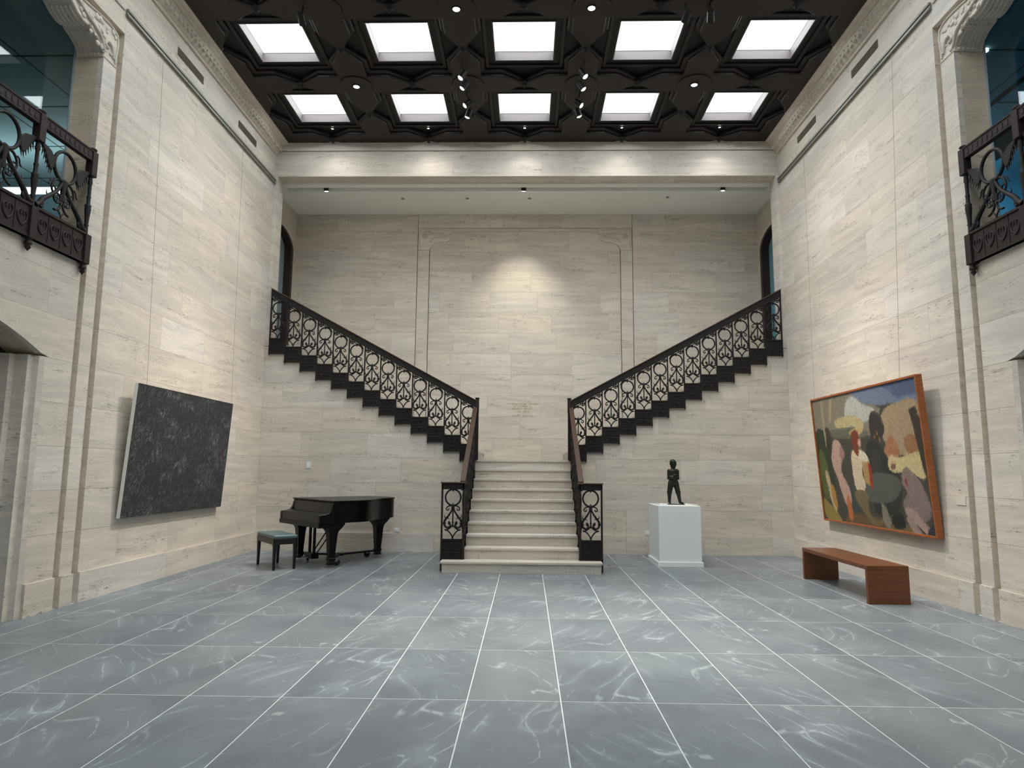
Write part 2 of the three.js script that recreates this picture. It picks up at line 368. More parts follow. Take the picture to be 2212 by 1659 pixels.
for (const sgn of [-1, 1]) {
  const side = sgn < 0 ? 'left' : 'right';
  const mt = new THREE.Matrix4().set(0, 0, sgn, sgn * XR, 0, 1, 0, 0, 1, 0, 0, 0, 0, 0, 0, 1);
  const g = extr(poly([[ZB - 0.1, 0.5], [0.0, 0.5], [0.0, 7.5], [ZB - 0.1, 7.5]], [doorShape(0, 0).map(([s, y]) => [s, Math.max(y, 3.78)])]), 0.25);
  const w = struct(obj('wall_stair_' + side, xf(uvBox(g, 4, 2, 0.4, 0.2), mt), M.trav[1]), 'travertine end wall of the stairwell with arched door');
  const wg = extr(poly(doorShape(0, 0).map(([s, y]) => [s, Math.max(y, 3.78)]), [doorShape(0.13, 0).map(([s, y]) => [s, Math.max(y, 3.9)])]), 0.2, 0.01);
  wg.translate(0, 0, -0.02);
  const d = struct(obj('door_' + (sgn < 0 ? 1 : 2), xf(wg, mt), M.doorFrame), 'arched door with dark wooden frame and pale blue glass');
  const pg = extr(poly(doorShape(0.12, 0).map(([s, y]) => [s, Math.max(y, 3.85)])), 0.012); pg.translate(0, 0, 0.13);
  obj('glass_pane', xf(pg, mt), sgn < 0 ? M.glassGrey : M.glassBlue, d);
  const er = extr(poly([[-0.3, 3.77], [0, 3.77], [0, 7.13], [-0.3, 7.13]]), 0.25); er.translate(0, 0, -0.065 - (XR - W));
  obj('wall_end', xf(uvBox(er, 4, 2, 0.6, 0.1), mt), M.trav[0], w);
}
{
  const c = struct(obj('ceiling', [box(2 * XR + 0.4, 0.1, 1.24, 0, HR + 0.05, ZB + 0.62), box(2 * XR + 0.4, 0.1, 0.15, 0, HR + 0.05, -0.385), box(2 * XR + 0.4, 0.05, 0.3, 0, HR + 0.16, -0.55), box(0.35, 0.1, 0.18, -5.02, HR + 0.05, -0.55), box(0.35, 0.1, 0.18, 5.02, HR + 0.05, -0.55)], M.plaster), 'white plaster ceiling of the stairwell with a long light slot');
  for (const [x, z] of [[-2.55, -1.0], [-1.2, -1.0], [0.1, -1.0], [2.95, -0.95]]) obj('sprinkler_cap', cyl(0.035, 0.035, 0.01, x, HR - 0.005, z), M.railMetal, c);
}
// --- stone beam over the stairwell opening
{
  const bm = struct(obj('trim_1', uvBox(box(2 * W, 1.2, 0.24, 0, 7.16 + 0.6 + 0.02, -0.18), 4, 2), M.travWarm), 'travertine beam above the stair opening');
  const mt = backMat(0);
  for (const [a, b, y0, y1] of ashlar(-W, W, 7.16, 7.64, 2.0).map(r => [r[0], r[1], 7.16, 7.64]).filter((r, i, q) => i === 0 || r[0] >= q[i - 1][1] - 1e-6)) stone(bm, box(b - a - 2 * JG, y1 - y0, TH, (a + b) / 2, (y0 + y1) / 2, TH / 2), mt);
  for (let x = -W; x < W - 0.1; x += 1.952) {
    stone(bm, box(1.95, 0.22, TH + 0.012, x + 0.976, 7.765, (TH - 0.012) / 2), mt);
    stone(bm, box(1.95, 0.03, 0.305, x + 0.976, 7.145, 0.1525), mt);
  }
  const cr = struct(obj('trim_2', uvBox(extr(poly([[0, 7.8], [0.05, 7.8], [0.065, 7.82], [0.09, 7.83], [0.09, 7.88], [0, 7.88]]), 2 * W).rotateY(-Math.PI / 2).translate(W, 0, 0).scale(1, 1, 1), 4, 2), M.trav[2]), 'plain stone moulding under the coffered ceiling');
  cr.rotation.y = Math.PI; 
}

// ================================================================== CEILING
const CS = 1.865, ZR0 = 1.04, NROW = 7, SKH = 0.475;
const rowZ = []; for (let r = 0; r < NROW; r++) rowZ.push(ZR0 + CS * r);
const colX = [-2, -1, 0, 1, 2].map(i => i * CS);
const HS = 7.95;                                     // level of the recessed boards round the skylights
{
  const holes = [];
  for (const x of colX) for (const z of rowZ) holes.push([[x - SKH, -(z - SKH)], [x - SKH, -(z + SKH)], [x + SKH, -(z + SKH)], [x + SKH, -(z - SKH)]]);
  const g = extr(poly([[-W - 0.3, 0.4], [W + 0.3, 0.4], [W + 0.3, -L - 0.3], [-W - 0.3, -L - 0.3]], holes), 0.16);
  g.rotateX(-Math.PI / 2); g.translate(0, HS, 0);
  const cl = struct(obj('ceiling', uvBox(g, 1.5, 1.5), M.coffDark), 'dark brown coffered wooden ceiling');
  // plus-shaped plates with pointed arms, one at every crossing of the beams
  const hw = 0.235, tip = 0.0, L2 = CS / 2;
  const arm = (e, w) => [[w, e], [w, L2 - 0.33], [w * 0.75, L2 - 0.26], [0.02, L2 - e * 0.2 - 0.0]];
  function plus(w, l) {
    const q = [];
    for (let a = 0; a < 4; a++) {
      const c = Math.round(Math.cos(a * Math.PI / 2)), s = Math.round(Math.sin(a * Math.PI / 2));
      for (const [x, y] of [[w, w], [w, l - 0.36], [w * 0.78, l - 0.27], [0.03, l], [-0.03, l], [-w * 0.78, l - 0.27], [-w, l - 0.36]]) q.push([c * x - s * y, s * x + c * y]);
    }
    return q;
  }
  const gA = extr(poly(plus(0.235, L2)), 0.05, 0.012), gB = extr(poly(plus(0.30, L2)), 0.08, 0.02);
  for (const q of [gA, gB]) q.rotateX(Math.PI / 2);
  const gAu = uvBox(gA, 1, 1), gBu = uvBox(gB, 1, 1);
  const xs = [-2.5, -1.5, -0.5, 0.5, 1.5, 2.5].map(i => i * CS);
  const ring = extr((() => { const s = new THREE.Shape(); s.absarc(0, 0, 0.27, 0, Math.PI * 2); return s; })(), 0.02, 0.006, 16); ring.rotateX(Math.PI / 2);
  const boss = lathe([[0, -0.09], [0.02, -0.085], [0.03, -0.06], [0.022, -0.045], [0.06, -0.03], [0.075, 0], [0.05, 0.01]], 0, 0, 0, 10);
  for (const x of xs) for (let r = 0; r <= NROW; r++) {
    const z = ZR0 + CS * (r - 0.5); if (z > 11) continue;
    const b = obj('coffer_beam', gBu, M.coff, cl); b.position.set(x, H + 0.12, z);
    const a = obj('coffer_plate', gAu, M.coff, cl); a.position.set(x, H + 0.04, z);
    if (Math.abs(x) < 4.5 && r > 0) obj('coffer_disc', ring, M.coff, cl).position.set(x, H - 0.008, z);
  }
  for (const x of colX) for (let r = 0; r <= NROW; r++) { const z = ZR0 + CS * (r - 0.5); if (z < 11) obj('pendant_boss', boss, M.coffDark, cl).position.set(x, H + 0.02, z); }
  for (const x of xs.slice(1, 5)) for (const z of rowZ) if (z < 11) obj('pendant_boss', boss, M.coffDark, cl).position.set(x, H + 0.02, z);
  // wooden mouldings round every coffer
  const f1 = extr(poly([[-0.62, -0.62], [0.62, -0.62], [0.62, 0.62], [-0.62, 0.62]], [[[-0.56, -0.56], [-0.56, 0.56], [0.56, 0.56], [0.56, -0.56]]]), 0.04, 0.01).rotateX(Math.PI / 2);
  const f1u = uvBox(f1, 1, 1);
  for (const x of colX) for (const z of rowZ) if (z < 11) obj('coffer_moulding', f1u, M.coff, cl).position.set(x, HS + 0.005, z);
  let n = 1;
  for (const z of rowZ) for (const x of colX) {
    const wn = new THREE.Group(); wn.name = 'window_' + n++; scene.add(wn); wn.position.set(x, HS, z); struct(wn, 'bright square skylight in the coffered ceiling');
    const t = 0.02, s = SKH;
    for (const [a, b, w, d] of [[0, -s + t / 2, 2 * s, t], [0, s - t / 2, 2 * s, t], [-s + t / 2, 0, t, 2 * s - 2 * t], [s - t / 2, 0, t, 2 * s - 2 * t]]) obj('shaft_side', box(w, 0.16, d, a, 0.07, b), M.shaft, wn);
    obj('glass_pane', box(2 * s - 2 * t, 0.02, 2 * s - 2 * t, 0, 0.155, 0), M.sky, wn);
    const l = new THREE.RectAreaLight(SKY_COLOR, SKY_NITS, 2 * s - 2 * t - 0.02, 2 * s - 2 * t - 0.02);
    l.position.set(0, 0.14, 0); l.rotation.x = -Math.PI / 2; wn.add(l); l.name = 'skylight_glow';
  }
  // roof above so that no light leaks in
  struct(obj('ceiling', box(2 * W + 1.2, 0.12, L + 3.2, 0, 8.55, L / 2 - 1.1), M.black), 'roof deck');
}
// far end of the hall, behind the viewer
struct(obj('wall_front', uvBox(box(2 * W + 1.0, 8.6, 0.3, 0, 4.2, L + 0.15), 4, 2), M.trav[1]), 'travertine end wall opposite the staircase');

// --- cornices with egg and dart, picture rails, vents
for (const sgn of [-1, 1]) {
  const nm = sgn < 0 ? 'trim_3' : 'trim_4';
  // profile in (d, y): d is distance from the wall into the room
  const prof = [[-0.03, 7.57], [0.03, 7.57], [0.04, 7.60], [0.055, 7.61], [0.085, 7.64], [0.12, 7.70], [0.14, 7.73], [0.14, 7.755], [0.17, 7.77], [0.20, 7.80], [0.235, 7.81], [0.25, 7.84], [0.25, 7.96], [-0.03, 7.96]];
  const g = extr(poly(prof.map(([d, y]) => [d, y])), L);        // along +z
  const m4 = new THREE.Matrix4().set(-sgn, 0, 0, sgn * W, 0, 1, 0, 0, 0, 0, 1, 0, 0, 0, 0, 1);
  const cg = xf(uvBox(g, 4, 2), m4);
  const c = struct(obj(nm, cg, M.trav[2]), 'carved egg and dart cornice below the ceiling');
  const egg = ball(0.05, 0, 0, 0, 0.6, 1.2, 0.8, 8); egg.rotateZ(sgn * -0.75);
  const dart = new THREE.ConeGeometry(0.016, 0.1, 4); dart.rotateZ(Math.PI + sgn * 0.75);
  const all = [];
  for (let z = 0.06; z < 9; z += 0.115) { all.push(egg.clone().translate(sgn * (W - 0.092), 7.672, z), dart.clone().translate(sgn * (W - 0.098), 7.672, z + 0.057)); }
  const e = obj('egg_and_dart', all, M.trav[3], c); e.userData.kind = 'stuff';
  // picture rail
  const rail = obj('picture_rail', [box(0.035, 0.03, 4.86, 0, 0.035, 0), box(0.02, 0.04, 4.86, sgn * 0.006, 0.0, 0), box(0.035, 0.018, 4.86, 0, -0.028, 0)], M.railMetal);
  rail.position.set(sgn * (W - 0.02), 7.02, 2.44);
  tag(rail, sgn < 0 ? 'grey metal picture rail on wall above the dark abstract painting' : 'grey metal picture rail on wall above the wood-framed figure painting', 'picture rail', 'picture rails');
  const plain = struct(obj(sgn < 0 ? 'trim_5' : 'trim_6', uvBox(box(0.02, 0.03, 10, sgn * (W - 0.008), 7.045, 9.9), 4, 2), M.trav[3]), 'thin stone string course beyond the picture rail');
  // vents
  for (const [z0, z1] of [[0.93, 1.68], [2.93, 3.68]]) {
    const y0 = sgn < 0 ? 7.26 : 7.30, h = 0.12;
    const t = thing('wall_vent', `brown slotted vent above the ${sgn < 0 ? 'abstract' : 'figure'} painting, ${z0 < 2 ? 'nearer the stone beam' : 'farther from the stone beam'}`, 'vent', [sgn * (W - 0.004), y0, (z0 + z1) / 2], 0, 'wall vents');
    obj('backing', box(0.006, h, z1 - z0, 0, h / 2, 0), M.vent, t);
    for (let i = 0; i < 5; i++) obj('slat', box(0.012, 0.008, z1 - z0 - 0.02, -sgn * 0.004, 0.014 + i * 0.023, 0).rotateX(0), M.vent, t);
  }
}

// ================================================================== STAIRS
const CR = 0.1665, CT = 0.27;
{
  const st = thing('staircase', 'central flight of pale travertine steps rising to the landing', 'staircase', [0, 0, 0]);
  for (let i = 1; i <= 9; i++) {
    const hw = i === 1 ? 1.15 : 0.852, zf = 2.405 - CT * (i - 1), y = CR * i;
    const stp = obj('step', uvBox(box(2 * hw, y - 0.036, CT - 0.001, 0, (y - 0.036) / 2, zf - CT / 2), 4, 2, rnd(), rnd()), M.trav[i % 5], st);
    obj('tread', uvBox(rbox(2 * hw + (i === 1 ? 0.05 : 0.0), 0.036, CT + 0.028, 0, y - 0.018, zf - CT / 2 + 0.0145, 0.006), 4, 2, rnd(), rnd()), M.trav[(i + 2) % 5], stp);
  }
  obj('landing', uvBox(box(2 * X0 + 0.02, LAND - 0.036, 1.86 - 0.172, 0, (LAND - 0.036) / 2, -0.172 - (1.86 - 0.172) / 2), 4, 2), M.trav[1], st);
  obj('riser', uvBox(box(1.704, 0.22, 0.024, 0, LAND - 0.146, -0.018), 4, 2, 0.3, 0.2), M.trav[0], st);
  obj('landing_slab', uvBox(rbox(1.704, 0.036, 1.9, 0, LAND - 0.018, -1.88 + 0.95, 0.006), 4, 2), M.trav[2], st);
}
for (const sg of [-1, 1]) {
  const st = thing('staircase', sg < 0 ? 'side flight of travertine steps climbing from landing above the piano' : 'side flight of travertine steps climbing from landing above the bronze figure', 'staircase', [0, 0, 0], 0, 'side flights');
  for (let k = 0; k < 13; k++) {
    const xa = X0 + RUN * k, y = LAND + RISE * (k + 1);
    const sp = obj('step', uvBox(box(RUN, 0.4, 1.7, sg * (xa + RUN / 2), y - 0.23, -1.03), 4, 2, rnd(), rnd()), M.trav[k % 5], st);
    obj('tread', uvBox(rbox(RUN + 0.025, 0.026, 1.872, sg * (xa + RUN / 2 - 0.0125), y - 0.013, -0.942, 0.005), 4, 2, rnd(), rnd()), M.trav[(k + 1) % 5], sp);
  }
  obj('upper_landing', uvBox(box(0.26, 0.3, 1.7, sg * (X0 + RUN * 13 + 0.13), LAND + RISE * 13 - 0.15, -1.03), 4, 2), M.trav[2], st);
}
// ------------------------------------------------------------------ wrought iron railings
const PW = RUN;
function scrollCore() {           // ring, heart scrolls and diamond between two uprights, base at y = 0, x from 0 to PW
  const c = PW / 2, g = [];
  g.push(torus(0.112, 0.011, c, 0.58, 0, 7, 32), new THREE.ConeGeometry(0.016, 0.035, 6).rotateX(Math.PI).translate(c, 0.672, 0), new THREE.ConeGeometry(0.02, 0.04, 6).translate(c, 0.487, 0));
  g.push(bar([c, 0.45, 0], [c, 0.17, 0], 0.0085), ball(0.024, c, 0.435, 0, 0.9, 1.7, 0.7), ball(0.013, c, 0.23, 0), ball(0.018, c, 0.185, 0));
  for (const s of [-1, 1]) {
    const q = a => a.map(([x, y]) => [c + s * x, y, 0]);
    g.push(taper(q([[0, 0.455], [0.04, 0.462], [0.08, 0.448], [0.098, 0.42], [0.085, 0.398], [0.062, 0.405], [0.066, 0.425]]), t => 0.009 - 0.003 * t, 22, 6));
    g.push(taper(q([[0.004, 0.43], [0.03, 0.375], [0.075, 0.31], [0.112, 0.262], [0.126, 0.22], [0.112, 0.176], [0.078, 0.155], [0.047, 0.168], [0.036, 0.2], [0.05, 0.236]]), t => 0.008 + 0.006 * Math.sin(t * 3.0), 34, 7));
    g.push(taper(q([[0.05, 0.2], [0.062, 0.23], [0.05, 0.25]]), t => 0.013 * (1 - t) + 0.002, 8, 6));
    g.push(taper(q([[0.09, 0.292], [0.118, 0.302], [0.122, 0.34]]), t => 0.008 * (1 - t) + 0.001, 8, 5));
    g.push(taper(q([[0.09, 0.29], [0.062, 0.285], [0.05, 0.275]]), t => 0.007 * (1 - t) + 0.001, 8, 5));
    g.push(bar(q([[0.1, 0.215]])[0], q([[PW / 2 - 0.006, 0.215]])[0], 0.010));
    g.push(taper(q([[0, 0.205], [0.02, 0.17], [0.05, 0.145], [0.085, 0.128], [0.118, 0.128]]), t => 0.009, 16, 6));
    g.push(taper(q([[0.115, 0.126], [0.075, 0.115], [0.035, 0.078], [0.01, 0.04], [0, 0.0]]), t => 0.0085, 18, 6));
  }
  return g;
}
function cornerRose() {           // quatrefoil wheel and tendril under the slanting handrail; high side at x = PW
  const x = PW - 0.068, y = 0.752, g = [torus(0.04, 0.0065, x, y, 0, 6, 20), bar([x - 0.04, y], [x + 0.04, y], 0.006), bar([x, y - 0.04], [x, y + 0.04], 0.006)];
  for (const [a, b] of [[-1, -1], [1, -1], [-1, 1], [1, 1]]) g.push(torus(0.014, 0.0045, x + a * 0.019, y + b * 0.019, 0, 5, 10));
  g.push(tube([[x - 0.04, y - 0.01], [PW / 2 - 0.01, 0.712], [0.1, 0.70], [0.05, 0.665], [0.022, 0.61]], 0.007, 18, 5), ball(0.014, PW / 2, 0.708, 0));
  return g;
}
function fatten(g, e) { const p = g.attributes.position, n = g.attributes.normal; for (let i = 0; i < p.count; i++) p.setXYZ(i, p.getX(i) + n.getX(i) * e, p.getY(i) + n.getY(i) * e, p.getZ(i) + n.getZ(i) * e); return g; }
const coreG = fatten(mergeGeometries(scrollCore().map(flat)), 0.0022), roseG = fatten(mergeGeometries(cornerRose().map(flat)), 0.001);
const coreL = mirrorX(coreG), roseL = mirrorX(roseG);
function plateGeo() {             // cast apron plate under each panel: 0.302 high, with two sunk ornamented fields
  const w = PW, g = [box(w, 0.29, 0.02, w / 2, -0.147, 0), box(w, 0.024, 0.046, w / 2, -0.012, 0), box(w, 0.014, 0.034, w / 2, -0.15, 0), box(w, 0.022, 0.046, w / 2, -0.291, 0)];
  for (const y of [-0.085, -0.222]) {
    for (const s of [-1, 1]) g.push(tube([[w / 2, y - 0.03, 0.012], [w / 2 + s * 0.05, y + 0.02, 0.012], [w / 2 + s * 0.1, y + 0.02, 0.012], [w / 2 + s * 0.11, y - 0.02, 0.012], [w / 2 + s * 0.075, y - 0.02, 0.012]], 0.008, 14, 5));
    g.push(ball(0.016, w / 2, y + 0.015, 0.012));
  }
  return mergeGeometries(g.map(flat));
}
const plateR = plateGeo(), plateL = mirrorX(plateR);
const upr = (h0, h1) => mergeGeometries([box(0.022, h1 - h0, 0.026, 0, (h0 + h1) / 2, 0), new THREE.ConeGeometry(0.014, 0.05, 6).rotateX(Math.PI).translate(0, h0 - 0.02, 0)].map(flat));
const uprG = upr(-0.30, 0.90);
for (const sg of [-1, 1]) {
  const t = thing('stair_railing', sg < 0 ? 'dark scrolled iron railing of the side flight above the piano' : 'dark scrolled iron railing of the side flight above the bronze figure', 'railing', [0, 0, 0.03], 0, 'side flight railings');
  for (let k = 0; k < 13; k++) {
    const xa = sg * (X0 + PW * k), y = 1.954 + RISE * k;
    const sc = obj('scroll_panel', sg > 0 ? coreG : coreL, M.iron, t); sc.position.set(xa, y, 0);
    obj('quatrefoil_wheel', sg > 0 ? roseG : roseL, M.iron, sc);
    obj('apron_plate', sg > 0 ? plateR : plateL, M.iron, t).position.set(xa, y, 0);
    obj('upright', uprG, M.iron, t).position.set(sg * (X0 + PW * (k + 1) - 0.011), y, 0);
  }
  const xE = X0 + PW * 13, yA = 2.735, yB = yA + RISE * 13, sl = (a, b) => [[sg * X0, yA + a], [sg * xE, yB + a], [sg * xE, yB + b], [sg * X0, yA + b]];
  const fr = extr(poly(sg > 0 ? sl(-0.125, 0).reverse().reverse() : sl(-0.125, 0).reverse()), 0.05, 0.006); fr.translate(0, 0, -0.025);
  obj('rail_frieze', fr, M.iron, t);
  const cp = extr(poly(sg > 0 ? sl(0, 0.022) : sl(0, 0.022).reverse()), 0.085, 0.006); cp.translate(0, 0, -0.0425);
  obj('handrail', cp, M.rail, t);
  obj('newel', [rbox(0.055, 1.13, 0.06, sg * (X0 - 0.01), 2.235, 0, 0.006), rbox(0.065, 0.25, 0.068, sg * (X0 - 0.01), 2.665, 0, 0.006), box(0.075, 0.02, 0.08, sg * (X0 - 0.01), 2.795, 0)], M.ironRed, t);
}
// central flight: side railings and the two front panels on the first step
for (const sg of [-1, 1]) {
  const t = thing('stair_railing', sg < 0 ? 'dark scrolled iron railing and newel panel of central flight, piano side' : 'dark scrolled iron railing and newel panel of central flight, pedestal side', 'railing', [0, 0, 0], 0, 'central flight railings');
  const kx = CT / PW;
  // local frame of a side panel: x runs up the flight (towards -z)
  const up = new THREE.Matrix4().set(0, 0, sg, 0, 0, 1, 0, 0, -1, 0, 0, 0, 0, 0, 0, 1).multiply(new THREE.Matrix4().makeScale(kx, 1, 1));
  const pg = xf(coreG.clone(), up), rg = xf(roseG.clone(), up), ag = xf(plateR.clone(), up);
  for (let i = 0; i < 8; i++) {
    const z = 2.19 - CT * i, y = CR * (i + 2) + 0.12;
    const sc = obj('scroll_panel', pg, M.iron, t); sc.position.set(sg * 0.885, y, z); obj('quatrefoil_wheel', rg, M.iron, sc);
    obj('apron_plate', ag, M.iron, t).position.set(sg * 0.885, y, z);
    obj('upright', uprG, M.iron, t).position.set(sg * 0.885, y, z - CT + 0.011);
  }
  const z0 = 2.2, z1 = 0.06, y0 = 1.30, y1 = 2.60;
  const sl = (a, b) => [[z0, y0 + a], [z1, y1 + a], [z1, y1 + b], [z0, y0 + b]];
  const toSide = new THREE.Matrix4().set(0, 0, 1, sg * 0.885, 0, 1, 0, 0, 1, 0, 0, 0, 0, 0, 0, 1);
  const f = extr(poly(sl(-0.125, -0.01).reverse()), 0.05, 0.006); f.translate(0, 0, -0.025); obj('rail_frieze', xf(f, toSide), M.ironRed, t);
  const c = extr(poly(sl(-0.008, 0.022).reverse()), 0.08, 0.008); c.translate(0, 0, -0.04); obj('handrail', xf(c, toSide), M.rail, t);
  // front newel panel
  const a = 0.863, b = 1.19, mid = (a + b) / 2, zp = 2.2, yb = CR;
  const cg = coreG.clone(); cg.translate(-PW / 2, 0, 0); cg.scale(1.02, 1.05, 1.1);
  obj('scroll_panel', cg, M.iron, t).position.set(sg * mid, 0.462, zp);
  const pl = plateR.clone(); pl.translate(-PW / 2, 0, 0); pl.scale((b - a) / PW, 0.97, 1);
  obj('apron_plate', pl, M.iron, t).position.set(sg * mid, 0.462, zp);
  obj('upright', rbox(0.03, 1.13, 0.05, sg * (a + 0.005), yb + 0.556, zp, 0.005), M.ironRed, t);
  obj('upright', [rbox(0.026, 1.2, 0.05, sg * b, yb + 0.52, zp, 0.005), rbox(0.02, 0.2, 0.05, sg * (b + 0.004), 0.1, zp, 0.004)], M.ironRed, t);
  obj('rail_frieze', [rbox(b - a + 0.02, 0.09, 0.05, sg * mid, 1.235, zp, 0.006)], M.iron, t);
  obj('newel_cap', rbox(b - a + 0.05, 0.018, 0.1, sg * mid, 1.29, zp, 0.005), M.rail, t);
}
// ------------------------------------------------------------------ balcony railings and carved brackets
function turned(h) { return [[0, 0], [0.03, 0], [0.03, 0.03], [0.022, 0.05], [0.02, 0.14], [0.028, 0.15], [0.02, 0.16], [0.026, 0.25], [0.034, 0.33], [0.03, 0.36], [0.036, 0.375], [0.022, 0.39], [0.02, 0.46], [0.026, 0.475], [0.018, 0.49], [0.018, 0.62], [0.026, 0.635], [0.02, h]]; }
const wheel = (x, y, r) => [torus(r, 0.011, x, y, 0, 6, 18), bar([x - r, y], [x + r, y], 0.006), bar([x, y - r], [x, y + r], 0.006)];
function balconyPanel(w) {
  const c = w / 2, g = [];
  g.push(torus(0.165, 0.018, c, 0.57, 0, 8, 36));
  for (const s of [-1, 1]) {
    const q = a => a.map(([x, y, z]) => [c + s * x, y, z || 0]);
    // wing with a comb of feathers, from the ring to the post
    const wing = [[0.165, 0.60], [0.175, 0.50], [0.20, 0.46], [0.235, 0.47], [0.27, 0.52], [0.31, 0.60], [0.375, 0.68], [0.365, 0.70], [0.30, 0.68], [0.23, 0.66]].map(([x, y]) => [c + s * x, y]);
    g.push(extr(poly(s > 0 ? wing : wing.slice().reverse()), 0.03, 0.008).translate(0, 0, -0.015));
    for (let i = 0; i < 6; i++) { const x = 0.19 + i * 0.028, y = 0.47 + Math.max(0, i - 1) * 0.035; g.push(taper(q([[x, y + 0.03], [x + 0.012, y - 0.03], [x + 0.02, y - 0.06]]), t => 0.011 * (1 - t) + 0.002, 6, 5)); }
    // long S stem from ring to the foot of the post
    g.push(taper(q([[0.02, 0.41], [0.05, 0.34], [0.10, 0.27], [0.19, 0.19], [0.27, 0.12], [0.32, 0.05], [0.375, 0.02]]), t => 0.019 + 0.013 * t * t, 26, 7));
    g.push(taper(q([[0.2, 0.18], [0.23, 0.2], [0.235, 0.235]]), t => 0.01 * (1 - t) + 0.002, 8, 5));
    g.push(taper(q([[0.30, 0.02], [0.275, 0.045], [0.28, 0.085], [0.30, 0.11]]), t => 0.02 - 0.008 * t, 10, 6), ball(0.022, c + s * 0.29, 0.1, 0));
    // C scrolls beside the ring's foot
    g.push(taper(q([[0.05, 0.41], [0.11, 0.40], [0.155, 0.35], [0.165, 0.28], [0.135, 0.245], [0.105, 0.27], [0.12, 0.31], [0.15, 0.31]]), t => 0.014 - 0.005 * t, 26, 6));
    g.push(taper(q([[0.16, 0.39], [0.19, 0.37], [0.2, 0.33], [0.22, 0.31]]), t => 0.008, 10, 5));
    g.push(...wheel(c + s * 0.075, 0.21, 0.05));
    g.push(taper(q([[0.0, 0.30], [0.03, 0.22], [0.02, 0.14], [0.06, 0.09], [0.11, 0.075]]), t => 0.013, 16, 5), taper(q([[0.0, 0.0], [0.012, 0.05], [0.05, 0.09]]), t => 0.008, 10, 5));
  }
  g.push(taper([[c, 0.42, 0], [c, 0.33, 0], [c, 0.2, 0]], t => 0.034 - 0.016 * t, 10, 8), ball(0.034, c, 0.4, 0, 1, 1.3, 0.8));
  return mergeGeometries(g.map(flat));
}
const bp = balconyPanel(0.81);
